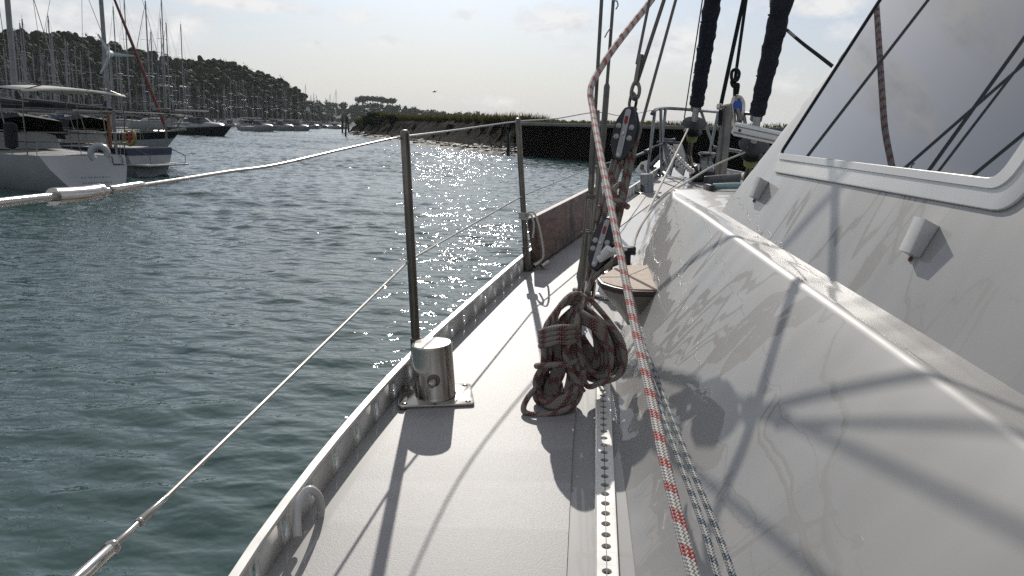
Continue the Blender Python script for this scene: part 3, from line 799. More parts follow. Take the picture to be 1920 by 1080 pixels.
# running backstay pair carrying the tackle
top_block = P(1176, 250, 2.35)
sD = wire_up('runner_wire', P(1196, 150, 2.36), P(1245, 0, 2.40), .0058, M['rod'])
mb = MB(); d0 = (P(1218, 0, 2.42) - P(1194, 120, 2.36)).normalized(); e = P(1194, 120, 2.36); tube(mb, [e, e + d0 * 3, e + d0 * ((TOPZ - e.z) / d0.z)], .0045, 8); mb.build('runner_wire', M['rod'], Y)
mb = MB()
tube(mb, [P(1202, 102, 2.36), P(1194, 150, 2.36), P(1191, 160, 2.36)], [.0085, .009, .006], 12)
lp = [P(1193, 152, 2.36), P(1199, 166, 2.355), P(1196, 182, 2.35), P(1189, 186, 2.345), P(1184, 178, 2.35), P(1186, 163, 2.355)]
tube(mb, spline(lp, 5, True), .0055, 8, True)
tube(mb, spline([P(1187, 174, 2.35), P(1193, 184, 2.34), P(1191, 200, 2.35), P(1183, 208, 2.35), P(1180, 196, 2.36), P(1183, 180, 2.36)], 5, True), .0045, 8, True)
tube(mb, [P(1180, 203, 2.34), P(1192, 205, 2.36)], .0065, 10)
mb.build('thimble_shackle', M['steel_dull'], sD)
wire_up('forward_stay', P(1283, 222, 7.9), P(1317, 0, 7.45), .006, M['rod'])
for (x, y) in ((1156, 8), (1137, 62)):
    pass
for pp, lab in (([P(1149, 1, 2.79), P(1157, 2, 2.75), P(1159, 10, 2.74), P(1155, 17, 2.73)], 'dark teal wool telltale curling at the top edge beside the second shroud wire'), ([P(1146, 50, 2.79), P(1138, 62, 2.75), P(1134, 70, 2.74)], 'short dark teal telltale pointing down left from the second shroud wire')):
    mb = MB(); tube(mb, pp, .0025, 6); tag(mb.build('wind_telltale', M['teal_rope']), lab, 'telltale', 'telltales on the shroud')

# cabin step, a half hexagon against the cabin foot
zst = 2.1 - .485
hz_ = Vector((0, 0, 1))
spx = [(1120, 521), (1150, 503), (1170, 497), (1229, 497), (1240, 546), (1188, 545), (1150, 537), (1128, 530)]
top = [on_plane(*p, hz_, zst) for p in spx]; cen = sum(top, Vector()) / len(top)
mb = MB(); prism(mb, [(p.x, p.y) for p in top][::-1], .02, Matrix.Translation((0, 0, zst - .0115)), .003); st = mb.build('cabin_step', M['step_rim'], Y)
mb = MB(); prism(mb, [((p.x - cen.x) * .93 + cen.x, (p.y - cen.y) * .93 + cen.y) for p in top][::-1], .003, Matrix.Translation((0, 0, zst + .0005)), 0); mb.build('nonslip_pad', M['step_top'], st)
mb = MB()
for i in (0, 3, 5):
    q = cen + (top[i] - cen) * .9; tube(mb, [Vector((cen.x, cen.y, zst + .0022)), Vector((q.x, q.y, zst + .0022))], .0012, 4)
mb.build('pad_seam', M['step_rim'], st)
mb = MB(); vs = []; n = len(top)
for p in top: vs.append(Vector((p.x, p.y, zst - .02)))
for p in top:
    q = Vector((cen.x + (p.x - cen.x) * .5 + .07, cen.y + (p.y - cen.y) * .6, 0)); q.z = deck_z(q.x, q.y) + .01; vs.append(q)
mb.add(vs, [(i, (i + 1) % n, n + (i + 1) % n, n + i) for i in range(n)]); mb.build('step_housing', M['step_grey'], st, 30)

# black fairlead just forward of the step
fl = P(1178, 470, 3.15)
fb_ = Vector((fl.x, fl.y, deck_z(fl.x, fl.y))); mb = MB(); lathe(mb, [(.03, 0), (.03, .008), (.014, .012), (.012, (fl - fb_).length - .01), (.022, (fl - fb_).length), (.022, (fl - fb_).length + .015), (.004, (fl - fb_).length + .018)], fb_, (0, 0, 1), 16); box(mb, fl, (.06, .03, .035), Matrix.Rotation(R(20), 4, 'Z'), .006); box(mb, fl + Vector((-.05, -.01, -.01)), (.09, .012, .012), Matrix.Rotation(R(20), 4, 'Z'), .003)
mb.build('fairlead', M['black_plastic'], Y)

# pulpit
pr = .0165
def PU(px, py, d): return P(px, py, d)
rail = spline([PU(1222, 214, 7.55), PU(1228, 206, 7.65), PU(1250, 203, 8.3), PU(1300, 206, 8.3), PU(1355, 210, 7.6), PU(1406, 213, 7.0), PU(1417, 214, 6.9)], 6)
mb = MB(); tube(mb, rail, pr, 10)
pulp = mb.build('pulpit', M['steel_dark'], Y)
for (a, da, b_, db) in (((1228, 207), 7.65, (1214, 328), 7.5), ((1239, 204), 7.9, (1240, 335), 7.6), ((1248, 204), 8.2, (1241, 270), 8.0), ((1314, 207), 8.2, (1336, 272), 7.9), ((1347, 210), 7.7, (1330, 292), 7.7), ((1394, 213), 7.1, (1400, 245), 6.9)):
    mb = MB(); tube(mb, [PU(*a, da), PU(*b_, db)], pr * .95, 10); mb.build('pulpit_leg', M['steel_dark'], pulp)
mb = MB(); tube(mb, spline([PU(1190, 294, 7.2), PU(1214, 283, 7.55), PU(1226, 276, 7.6), PU(1242, 270, 7.7)], 5), pr * .8, 10); tube(mb, [PU(1210, 285, 7.45), PU(1219, 281, 7.55)], pr * 1.2, 10); mb.build('pulpit_mid_rail', M['steel_dark'], pulp)
mb = MB(); tube(mb, spline([PU(1338, 276, 7.7), PU(1362, 280, 7.5), PU(1390, 285, 7.3), PU(1395, 292, 7.2)], 5), pr, 10); mb.build('pulpit_mid_rail', M['steel_dark'], pulp)
# bow roller cheeks
mb = MB(); tube(mb, [PU(1232, 266, 7.9), PU(1275, 268, 7.9)], .012, 8)
for (x, dd) in ((1238, 7.9), (1262, 8.0)):
    poly = [PU(x, 270, dd), PU(x + 14, 268, dd), PU(x + 26, 300, dd - .4), PU(x + 18, 330, dd - .5), PU(x + 4, 318, dd - .3)]
    vs = poly + [p + Vector((.012, 0, 0)) for p in poly]; n = len(poly)
    mb.add(vs, [tuple(range(n)), tuple(range(2 * n - 1, n - 1, -1))] + [(i, (i + 1) % n, n + (i + 1) % n, n + i) for i in range(n)])
lathe(mb, [(.03, -.06), (.022, -.02), (.022, .02), (.03, .06)], PU(1254, 264, 7.95), (1, 0, 0), 14)
mb.build('bow_roller', M['galvanised'], Y)
# windlass
wc = D(1322, 340); 
mb = MB(); box(mb, wc + Vector((-.02, 0, .05)), (.22, .2, .09), Matrix(), .012); lathe(mb, [(.055, -.03), (.075, -.02), (.06, 0), (.075, .02), (.055, .03)], wc + Vector((-.12, -.03, .08)), (1, 0, .0), 20)
wl = mb.build('windlass', M['black_plastic'], Y)
mb = MB(); lathe(mb, [(.085, .095), (.08, .105), (.062, .13), (.06, .21), (.068, .235), (.085, .248), (.085, .256), (.06, .268), (.02, .27)], wc, (0, 0, 1), 28); mb.build('windlass_drum', M['steel_dark'], wl)
# inner chainplate post with two bolts
pa, pb = P(1348, 345, 6.9), P(1364, 203, 6.95)
pd = (pb - pa).normalized(); mb = MB(); sx = Vector((1, 0, 0)); sx = (sx - pd * sx.dot(pd)).normalized()
prism(mb, round_poly([(0, -.055), ((pb - pa).length, -.045), ((pb - pa).length + .03, 0), ((pb - pa).length, .045), (0, .055)], .012), .05, Matrix.Translation(pa) @ basis(pd, sx, pd.cross(sx)), .012)
post = mb.build('stay_post', M['steel_dull'], Y)
mb = MB()
for s_ in (-.025, .025): lathe(mb, [(.012, -.034), (.012, .034), (.006, .038)], pa + pd * .07 + sx * s_, sx.cross(pd), 8)
mb.build('post_bolt', M['steel'], post)
# staysail boom with bolt
ba, bb2 = P(1378, 240, 6.1), P(1475, 262, 5.7)
mb = MB(); dv = (bb2 - ba).normalized(); zz = Vector((0, 0, 1)); zz = (zz - dv * zz.dot(dv)).normalized()
prism(mb, [(0, -.035), (.02, .045), ((bb2 - ba).length, .045), ((bb2 - ba).length, -.045), (.03, -.055)], .08, Matrix.Translation(ba) @ basis(dv, zz, dv.cross(zz)), .008)
sb = mb.build('staysail_boom', M['aluminium'], Y)
mb = MB(); vd = dv.cross(zz); lathe(mb, [(.012, .036), (.012, .046), (.004, .05)], ba + dv * .085 + zz * -.005, vd if vd.y < 0 else -vd, 10); mb.build('boom_bolt', M['black_plastic'], sb)
mb = MB(); vdn = vd if vd.y < 0 else -vd; tube(mb, [ba + dv * .03 - zz * .03 + vdn * .0425, bb2 - zz * .022 + vdn * .0425], .004, 6); tube(mb, [ba + dv * .03 + zz * .02 + vdn * .0425, bb2 + zz * .022 + vdn * .0425], .003, 6); mb.build('boom_groove', M['steel_dull'], sb)
# rope organiser on the coachroof
oa = on_plane(1322, 352, hn, HR + .03); ob = on_plane(1385, 344, hn, HR + .03)
mb = MB(); dv = (ob - oa).normalized(); box(mb, (oa + ob) / 2 + Vector((0, 0, .02)), ((ob - oa).length, .02, .06), basis(dv, Vector((0, 0, 1)).cross(dv), Vector((0, 0, 1))), .005)
box(mb, oa + Vector((.004, -.05, .0)), (.02, .12, .04), Matrix(), .005); lathe(mb, [(.018, -.012), (.018, .012)], (oa + ob) / 2 + Vector((0, -.03, 0)), (0, 1, 0), 14)
mb.build('rope_organiser', M['black_plastic'], Y)
# mast heel and mast abaft the frame keep the rigging honest from other angles
mb = MB(); tube(mb, [(CLX + .35, 3.2, 1.8), (CLX + .35, 3.0, 13.4)], .09, 16, flat=.75); mb.build('mast', M['mast_alloy'], Y)

# ------------------------------------------------------------------ things carried on the yacht
# furled headsails with drums
def furled(pxs, d, r0, r1, label, drum_px, low=False):
    t = thing('furled_sail', label, 'furled sail', P(*drum_px, d), 0, 'furled headsails at the bow')
    a = P(*pxs[0], d); b_ = P(*pxs[1], d - .52); dv = (b_ - a).normalized(); L = (TOPZ - 1 - a.z) / dv.z
    mb = MB(); n = 150; pts = []; rr = []
    for i in range(n + 1):
        s = L * (i / n) ** 1.6; pts.append(a + dv * s)
        wob = 1 + .05 * math.sin(s * 37) + .04 * math.sin(s * 91 + 1)
        rr.append((r0 + (r1 - r0) * min(1, s / 1.6)) * wob * (.8 if i == 0 else 1) * (1 if s < 7 else max(.35, 1 - (s - 7) * .12)))
    tube(mb, pts, rr, 16)
    # spiral edge of the sun cover
    sp = []
    for i in range(400):
        s = .02 + i * .012; th = s * 26; x = dv.orthogonal().normalized(); y = dv.cross(x)
        r_ = (r0 + (r1 - r0) * min(1, s / 1.6)) * 1.02; sp.append(a + dv * s + (x * math.cos(th) + y * math.sin(th)) * r_)
    tube(mb, sp, .006, 5)
    mb.build('sail_roll', M['navy_cloth'], t)
    dc = P(*drum_px, d); mb = MB(); tube(mb, [a + dv * .05, dc], .03, 12); tube(mb, [a + dv * .02, a - dv * .06], r0 * .8, 12); mb.build('sail_tack', M['wire'], t)
    mb = MB(); lathe(mb, [(.03, .07), (.112, .066), (.118, .06), (.112, .052), (.06, .045), (.055, -.03), (.09, -.036), (.085, -.045), (.04, -.05)], dc, dv, 26); mb.build('furling_drum', M['black_plastic'], t)
    mb = MB(); lathe(mb, [(.05, -.05), (.054, -.08), (.05, -.085), (.054, -.09), (.048, -.13), (.03, -.14)], dc, dv, 18); mb.build('drum_collar', M['green_plastic'], t)
    ft = D(drum_px[0] - (0 if low else 12), drum_px[1] + (95 if not low else 90)); 
    mb = MB(); tube(mb, [dc - dv * .13, dc - dv * .3, Vector((dc.x - dv.x * .6, dc.y - .02, deck_z(dc.x, dc.y)))], [.024, .024, .028], 12); mb.build('stay_toggle', M['steel_dull'], t)
    return dc
dc1 = furled(((1306, 196), (1336, 0)), 7.55, .066, .080, 'thin navy furled headsail between the pulpit and the post, drum in full view', (1300, 241))
dc2 = furled(((1420, 212), (1467, 0)), 6.2, .060, .082, 'navy furled staysail next to the wheelhouse, its drum half hidden by the silver boom', (1411, 284), True)
# loose grey lashing round the upper part of the second
lt = [P(1452, 3, 6.15), P(1462, 14, 6.1), P(1470, 22, 6.15), P(1464, 38, 6.1), P(1447, 46, 6.1), P(1441, 40, 6.15), P(1452, 42, 6.08), P(1459, 28, 6.08), P(1455, 12, 6.08)]
mb = MB(); tube(mb, spline(lt, 6), .008, 8)
for i in range(3): tube(mb, spline([P(1444, 2 + i * 5, 6.1), P(1462, -2 + i * 5, 6.05), P(1480, 4 + i * 5, 6.12)], 5), .011, 8)
tag(mb.build('sail_lashing', M['pale_rope']), 'grey lashing line wound round the navy furled staysail near the top of the view', 'lashing')
# dark sheet from the staysail down to the wheelhouse
mb = MB(); tube(mb, spline([P(1466, 48, 6.1), P(1502, 79, 5.5), P(1541, 109, 5.0), P(1600, 155, 4.5), P(1660, 202, 4.1), Vector((2.06, 3.22, 2.12))], 6), .012, 8)
tag(mb.build('sheet_rope', M['dark_rope']), 'thin dark rope running from the navy staysail to behind the wheelhouse edge', 'rope')
# furling lines
mb = MB(); tube(mb, [dc1 + Vector((-.06, -.06, 0)), P(1195, 437, 3.6), fl + Vector((.01, .01, .0))], .0075, 8)
tag(mb.build('furling_line', M['pale_rope']), 'pale furling line from the drum in full view down to the black fairlead', 'rope', 'furling lines')
mb = MB(); tube(mb, spline([dc2 + Vector((-.06, -.06, 0)), P(1340, 310, 5.7), P(1287, 342, 5.2), P(1242, 371, 4.6), P(1200, 425, 3.6), fl + Vector((.02, .01, .008))], 5), .0075, 8)
tag(mb.build('furling_line', M['pale_rope']), 'pale furling line from behind the silver boom crossing before the windlass to the fairlead', 'rope', 'furling lines')
# pair of dark halyards and the knotted one
mb = MB(); a = P(1352, 195, 6.85); tube(mb, [P(1350, 235, 6.85), a, P(1394, 0, 7.0)] + [a + (P(1394, 0, 7.0) - a) * 6], .018, 8)
tag(mb.build('halyard', M['dark_rope']), 'thick dark halyard rising straight from the stainless post', 'halyard')
mb = MB(); a = P(1377, 190, 6.7); b_ = P(1378, 150, 6.7); c = P(1399, 0, 6.9); tube(mb, [P(1373, 235, 6.7), a, b_, c, b_ + (c - b_) * 7], .014, 8)
kn = [P(1380, 158, 6.65), P(1372, 148, 6.68), P(1373, 134, 6.7), P(1381, 130, 6.66), P(1386, 138, 6.62), P(1382, 150, 6.6), P(1372, 152, 6.64), P(1375, 162, 6.62), P(1384, 158, 6.6), P(1382, 176, 6.65)]
tube(mb, spline(kn, 6), .014, 8); tag(mb.build('halyard', M['dark_rope']), 'dark halyard with a bulky knot beside the stainless post', 'halyard')
# snatch block with blue sheave
t = thing('snatch_block', 'shiny snatch block with a blue sheave hung on the dark knotted halyard', 'block', P(1383, 212, 6.6))
mb = MB(); tube(mb, spline([P(1374, 196, 6.6), P(1378, 184, 6.6), P(1388, 184, 6.6), P(1393, 196, 6.6), P(1391, 215, 6.6), P(1384, 236, 6.62), P(1376, 240, 6.62), P(1376, 220, 6.62)], 5, True), .020, 10, True); mb.build('block_shell', M['steel'], t)
mb = MB(); lathe(mb, [(.008, -.02), (.05, -.02), (.04, 0), (.05, .02), (.008, .02)], P(1383, 199, 6.6), (.15, -1, .1), 20); mb.build('sheave', M['blue_steel'], t)
mb = MB(); tube(mb, [P(1346, 200, 6.7), P(1352, 200, 6.68)], .026, 10); tube(mb, [P(1350, 200, 6.68), P(1368, 197, 6.62), P(1376, 192, 6.6)], .012, 8); mb.build('shackle_pin', M['steel'], t)
mb = MB(); tube(mb, spline([P(1382, 205, 6.58), P(1386, 222, 6.56), P(1380, 240, 6.58), P(1374, 250, 6.6)], 5), .03, 10, flat=.6); mb.build('block_cheek', M['steel_dull'], t)
# teal rope through the organiser
mb = MB(); tube(mb, spline([oa + Vector((.02, -.06, .01)), oa + Vector((.12, -.11, .02)), oa + Vector((.25, -.2, .02)), oa + Vector((.45, -.35, .03))], 6), .014, 10)
tag(mb.build('organiser_rope', M['teal_rope']), 'pale teal rope leading through the black organiser on the cabin top', 'rope')
# anchor on the bow roller
t = thing('anchor', 'galvanised bow anchor stowed at the roller left of the chain', 'anchor', P(1215, 318, 7.9))
mb = MB()
for poly in ([(1192, 318, 7.8), (1204, 303, 8.0), (1214, 300, 8.1), (1226, 322, 7.8), (1206, 330, 7.6)], [(1226, 302, 8.0), (1240, 300, 8.0), (1252, 322, 7.6), (1236, 334, 7.5), (1222, 322, 7.8)]):
    pts = [P(*p) for p in poly]; n = len(pts); nrm = (pts[1] - pts[0]).cross(pts[2] - pts[0]).normalized() * .014
    mb.add(pts + [p + nrm for p in pts], [tuple(range(n)), tuple(range(2 * n - 1, n - 1, -1))] + [(i, (i + 1) % n, n + (i + 1) % n, n + i) for i in range(n)])
mb.build('fluke', M['galvanised'], t)
mb = MB(); tube(mb, [P(1214, 318, 7.9), P(1235, 296, 7.9), P(1254, 274, 7.9)], .022, 8); mb.build('shank', M['galvanised'], t)
mb = MB(); lathe(mb, [(.022, 0), (.022, .03), (.01, .034)], P(1203, 313, 7.85), (0, -1, .3), 10); mb.build('anchor_bolt', M['steel_dull'], t)
# chain: individual links merged in one chain
mb = MB(); ca, cb = P(1254, 274, 7.85), P(1299, 322, 6.95); nl = 20; cd = (cb - ca)
for i in range(nl):
    c = ca + cd * ((i + .5) / nl); c.z -= .02 * math.sin(math.pi * i / nl); d_ = cd.normalized(); x = d_.orthogonal().normalized(); y = d_.cross(x)
    o_ = x if i % 2 else y; l_ = cd.length / nl * .72; ww = l_ * .55
    tube(mb, [c + d_ * math.cos(q) * l_ + o_ * math.sin(q) * ww for q in [2 * math.pi * j / 10 for j in range(10)]], .012, 6, True)
tag(mb.build('anchor_chain', M['steel']), 'bright galvanised chain between the bow roller and the windlass', 'chain')

# brown board lashed along the rail
bt = [P(994, 405, 3.43), P(1108, 352, 4.75)]; bl = P(1012, 490, 3.40)
a = D(1000, 494, .012); far = D(1124, 409, .012); ax = (far - a).normalized(); upv = (P(992, 402, 3.42) - P(1005, 490, 3.42)).normalized(); sd_ = ax.cross(upv).normalized()
Lb = (far - a).length; hb = .215
mb = MB(); prism(mb, round_poly([(0, -.0), (Lb, 0), (Lb, hb), (.0, hb)], .012, 4), .042, Matrix.Translation(a + sd_ * .02) @ basis(ax, upv, ax.cross(upv)), .004)
tag(mb.build('wooden_board', M['board']), 'worn red brown wooden board standing on edge against the toe rail beyond the second stanchion', 'board')
# its lashing
mb = MB(); st_ = lambda f: on_st(S2, f)
for i in range(4):
    h = .35 + .012 * i; c = st_(h); pts = [c + Vector((math.cos(q) * .019, math.sin(q) * .019, .002 * math.sin(q * 2))) for q in [2 * math.pi * j / 10 for j in range(10)]]; tube(mb, pts, .0045, 6, True)
tube(mb, spline([st_(.385) + Vector((.015, -.015, 0)), P(1000, 398, 3.38), P(1009, 418, 3.36), P(1016, 450, 3.36), P(1019, 480, 3.36), P(1012, 491, 3.37)], 6), .0045, 6)
tube(mb, spline([st_(.37) + Vector((.015, -.015, 0)), P(995, 402, 3.38), P(1001, 420, 3.37), P(999, 446, 3.37)], 6), .0045, 6)
tag(mb.build('board_lashing', M['pale_rope']), 'pale cord tying the brown board to the second stanchion', 'cord')

# blocks of the runner tackle
def block(name, label, c, axis, face, L, W_, th, strap, sheaves, flip=1):
    t = thing(name, label, 'block', c)
    x = axis.normalized(); z = (face - x * face.dot(x)).normalized(); y = z.cross(x); Mx = Matrix.Translation(c) @ basis(x, y, z)
    out = round_poly([(-L * .5, -W_ * .2), (-L * .22, -W_ * .5), (L * .20, -W_ * .5), (L * .5, -W_ * .2), (L * .5, W_ * .2), (L * .20, W_ * .5), (-L * .22, W_ * .5), (-L * .5, W_ * .2)], W_ * .16, 4)
    for s_ in (-1, 1):
        mb = MB(); prism(mb, out, .006, Mx @ Matrix.Translation((0, 0, s_ * th / 2)), .002); mb.build('cheek', M['black_plastic'], t)
    mb = MB()
    for (sx_, sy_) in sheaves: lathe(mb, [(.006, -th / 2 + .004), (.019, -th / 2 + .004), (.015, 0), (.019, th / 2 - .004), (.006, th / 2 - .004)], Mx @ Vector((sx_ * .6, 0, 0)), Mx.to_3x3() @ Vector((0, 0, 1)), 18)
    mb.build('sheave', M['grey_bracket'], t)
    mb = MB(); prism(mb, stadium(L * .92, W_ * .26), .004, Mx @ Matrix.Translation((0, 0, th / 2 + .006)), .001); so_ = mb.build('strap', M['strap_alloy'], t)
    mb = MB(); prism(mb, stadium(L * .15, W_ * .15), .002, Mx @ Matrix.Translation((L * .25, 0, th / 2 + .009)), 0); mb.build('strap_mark', M['redpaint'], so_)
    zx = Mx.to_3x3() @ Vector((0, 0, 1))
    for (sx_, sy_) in sheaves:
        for s_ in (-1, 1): mb = MB(); lathe(mb, [(.0085, 0), (.0085, .004), (.006, .006), (.001, .0065)], Mx @ Vector((sx_, s_ * W_ * .29, th / 2 + .002)), zx, 14); mb.build('rivet', M['strap_alloy'], t)
    for sx_ in (0, -L * .4): mb = MB(); lathe(mb, [(.005, 0), (.005, .005), (.001, .006)], Mx @ Vector((sx_, 0, th / 2 + .008)), zx, 10); mb.build('strap_pin', M['steel'], so_)
    return t, Mx
cam_dir = Vector((-.42, -.9, .1))
ub = P(1173, 253, 2.33)
T1, MX1 = block('tackle_block', 'black upper tackle block with steel strap hanging against the sky from the runner wires', ub, P(1183, 208, 2.34) - P(1163, 298, 2.32), cam_dir, .158, .068, .034, 0, ((.02, 0), (-.012, 0)))
lb = P(1130, 460, 2.22)
T2, MX2 = block('tackle_block', 'black lower tackle block with cleat arm above the rope coil', lb, P(1146, 412, 2.25) - P(1117, 508, 2.2), cam_dir, .158, .062, .034, 0, ((.005, 0), (-.02, 0)))
mb = MB(); q = P(1122, 487, 2.18); q2 = P(1156, 468, 2.16); q3 = P(1175, 466, 2.18)
tube(mb, [q, q2, q3], [.011, .010, .006], 10, flat=.5); tube(mb, [P(1133, 478, 2.17), P(1143, 466, 2.16)], .014, 10); mb.build('cleat_arm', M['aluminium'], T2)
mb = MB(); tube(mb, spline([P(1150, 455, 2.2), P(1165, 470, 2.17), P(1160, 490, 2.17), P(1135, 500, 2.18)], 5), .008, 8); tube(mb, [P(1118, 508, 2.2), P(1108, 528, 2.2), P(1106, 545, 2.2)], [.012, .009, .009], 10)
mb.build('block_shackle', M['steel_dull'], T2)
mb = MB()
for s_ in (-.011, .011): tube(mb, [P(1108, 528, 2.2) + Vector((s_, 0, 0)), P(1104, 560, 2.18) + Vector((s_, 0, 0)), P(1099, 575, 2.17) + Vector((s_, 0, 0))], [.005, .0055, .004], 8)
tube(mb, [P(1104, 535, 2.19), P(1103, 600, 2.2), F2[1] + Vector((0, 0, -.03))], .007, 8); mb.build('lower_shackle', M['steel'], T2)
# falls of the tackle
mb = MB()
for (a, da, b_, db) in (((1158, 300), 2.34, (1118, 415), 2.27), ((1150, 300), 2.36, (1108, 480), 2.24), ((1180, 285), 2.32, (1152, 420), 2.26), ((1195, 255), 2.34, (1163, 405), 2.25), ((1166, 300), 2.31, (1128, 420), 2.25), ((1150, 330), 2.30, (1097, 540), 2.22)):
    tube(mb, [P(*a, da), P(*b_, db)], .0072, 10)
tube(mb, spline([P(1163, 345, 2.26), P(1152, 355, 2.24), P(1156, 372, 2.23), P(1168, 370, 2.24), P(1166, 352, 2.25)], 6), .0085, 10)
tube(mb, spline([P(1150, 372, 2.24), P(1160, 378, 2.22), P(1170, 384, 2.22), P(1177, 388, 2.23)], 5), .0088, 10)
tube(mb, spline([P(1160, 482, 2.14), P(1135, 503, 2.16), P(1112, 524, 2.18), P(1100, 550, 2.15)], 6), .0075, 10)
tag(mb.build('tackle_rope', M['rope_coil']), 'grey red flecked rope falls running between the two black tackle blocks', 'rope')

# coil of rope hung at the chainplates
mb = MB(); rr = .0076
def T(l, n=7, closed=False): tube(mb, spline([P(x, y, d) for x, y, d in l], n, closed), rr, 10, closed)
rnd = random.Random(3)
hx, hy = 1088, 556
for i in range(7):       # left hank, long loops from the neck to the deck
    o = i * 7; dd = 1.93 + .018 * (i % 3) - .012 * (i // 3)
    T([(1098 - i, 560 + i * 2, dd + .12), (1076 - o * .35, 551 + i * 3, dd + .06), (1050 - o * .45, 575 + i * 4, dd), (1034 - o * .3 + 4 * (i % 2), 625, dd - .02), (1026 - o * .18 + 5 * (i % 2), 680, dd - .02),
       (1010 - o * .15 + 9 * (i % 3), 715, dd), (1004 + 5 * (i % 4), 745, dd - .01), (1024 + 3 * i, 762 - 4 * (i % 3), dd - .02), (1056 + 2 * i, 752 - 3 * i, dd - .02), (1074 + 2 * i, 722 - 2 * i, dd), (1064 + 3 * i, 690, dd), (1058 + 3 * i, 650, dd + .01), (1066 + 3 * i, 600, dd + .03), (1088 + i, 562, dd + .1)], 6)
for i in range(5):       # inner strands fill the hank
    T([(1092, 566, 2.03), (1066 - 4 * i, 590 + 3 * i, 1.96), (1046 - 3 * i + 6 * (i % 2), 640, 1.92), (1040 + 4 * i, 690, 1.915), (1024 + 5 * i, 728, 1.925), (1030 + 7 * i, 750, 1.905), (1056 + 5 * i, 742 - 2 * i, 1.9), (1068 + 4 * i, 700, 1.91), (1064 + 5 * i, 640, 1.93), (1086, 580, 2.0)], 6)
for i in range(5):       # and the right hand loops
    T([(1096, 572, 2.05), (1112 + 6 * i, 612 + 4 * i, 2.0), (1118 + 8 * i, 655, 1.985), (1112 + 6 * i, 690 - 3 * i, 1.98), (1098 + 3 * i, 680 - 6 * i, 1.99), (1092, 630, 2.01)], 6)
for i in range(4):       # wraps round the hank
    y = 617 + i * 9
    T([(1014, y + 5, 1.90), (1040, y - 2, 1.85), (1070, y - 4, 1.87), (1083, y - 6, 1.93), (1060, y - 4, 2.0), (1030, y, 1.99)], 5, True)
T([(1006, 686, 1.9), (1035, 684, 1.86), (1062, 683, 1.87), (1084, 674, 1.92), (1060, 682, 2.0), (1025, 688, 1.98)], 5, True)
T([(1084, 590, 1.92), (1076, 625, 1.88), (1060, 660, 1.87), (1072, 700, 1.88), (1094, 735, 1.88)], 6)
# the loose bight lying on the deck
T([(1008, 725, 1.90), (992, 742, 1.88), (982, 762, 1.86), (986, 774, 1.85), (1010, 778, 1.845), (1045, 774, 1.85), (1075, 760, 1.87), (1088, 738, 1.9), (1090, 712, 1.92)], 7)
for i in range(5):       # bottom bunch curling up behind
    T([(1010 + 4 * i, 735 + 2 * i, 1.92), (1022 + 4 * i, 758 - 2 * i, 1.89), (1048 + 3 * i, 764 - 5 * i, 1.87), (1074 + 2 * i, 750 - 6 * i, 1.88), (1090, 720 - 5 * i, 1.90), (1092 + i, 690, 1.94), (1086, 650, 1.98)], 6)
for i in range(7):       # right hand loops
    w_ = 10 + 11 * i; dd = 2.02 - .015 * (i % 4)
    T([(1092 + i, 566 + 2 * i, dd + .04), (1102 + w_ * .35, 585 + 3 * i, dd), (1112 + w_ * .62, 630, dd - .02), (1116 + w_ * .7, 670 + 2 * i, dd - .03), (1112 + w_ * .52, 702 + i, dd - .03), (1108 + w_ * .2, 714 - (6 - i) * 4, dd - .02), (1094, 700 - (6 - i) * 6, dd - .01), (1086, 650, dd + .02), (1086, 600, dd + .04)], 6)
for i in range(4):
    T([(1090, 585 + 6 * i, 1.95), (1112, 600 + 5 * i, 1.93), (1130, 620 + 6 * i, 1.94), (1142, 648 + 4 * i, 1.96)], 6)
T([(1084, 640, 1.9), (1098, 720, 1.92), (1128, 717, 1.93), (1158, 706, 1.95), (1172, 680, 1.98), (1166, 640, 2.02), (1140, 600, 2.05), (1106, 560, 2.08)], 7)
tag(mb.build('rope_coil', M['rope_coil']), 'grey red flecked rope hung in a tied hank and loose loops above the perforated track', 'rope coil')

# the bright sheet crossing the whole view
rope = spline([P(1250, -45, 3.0), P(1220, 2, 2.86), P(1185, 46, 2.72), P(1150, 92, 2.58), P(1126, 128, 2.50), P(1110, 158, 2.43), P(1107, 178, 2.38), P(1111, 205, 2.30), P(1124, 280, 2.05), P(1146, 390, 1.76), P(1168, 500, 1.535), P(1192, 620, 1.335), P(1220, 740, 1.17), P(1252, 890, 1.0), P(1302, 1085, .84), P(1390, 1400, .66)], 9)
up_ = rope[0] + (rope[0] - rope[3]).normalized() * 6
nr_ = len(rope); mb = MB(); tube(mb, [up_] + rope, [.0120] + [.0120 - .0038 * min(1, i / (nr_ * .62)) for i in range(nr_)], 14)
tag(mb.build('sheet_rope', M['rope_red']), 'bright white rope with red flecks crossing from the sky down to the lower edge', 'rope')
for (pts, lab) in (([(1170, 500, 1.75), (1188, 590, 1.6), (1206, 660, 1.42), (1216, 700, 1.34), (1240, 770, 1.19), (1280, 880, 1.03), (1318, 985, .915), (1347, 1085, .83), (1430, 1380, .66)], 'left of the two thin blue flecked ropes beside the red flecked rope'),
                   ([(1172, 500, 1.8), (1190, 590, 1.64), (1210, 655, 1.48), (1224, 690, 1.4), (1254, 768, 1.22), (1302, 890, 1.04), (1342, 990, .93), (1376, 1085, .845), (1470, 1380, .67)], 'thin blue flecked rope nearest the glossy cabin side')):
    mb = MB(); tube(mb, spline([P(*p) for p in pts], 8), .0046, 10)
    tag(mb.build('control_line', M['rope_blue']), lab, 'rope', 'blue flecked control lines')

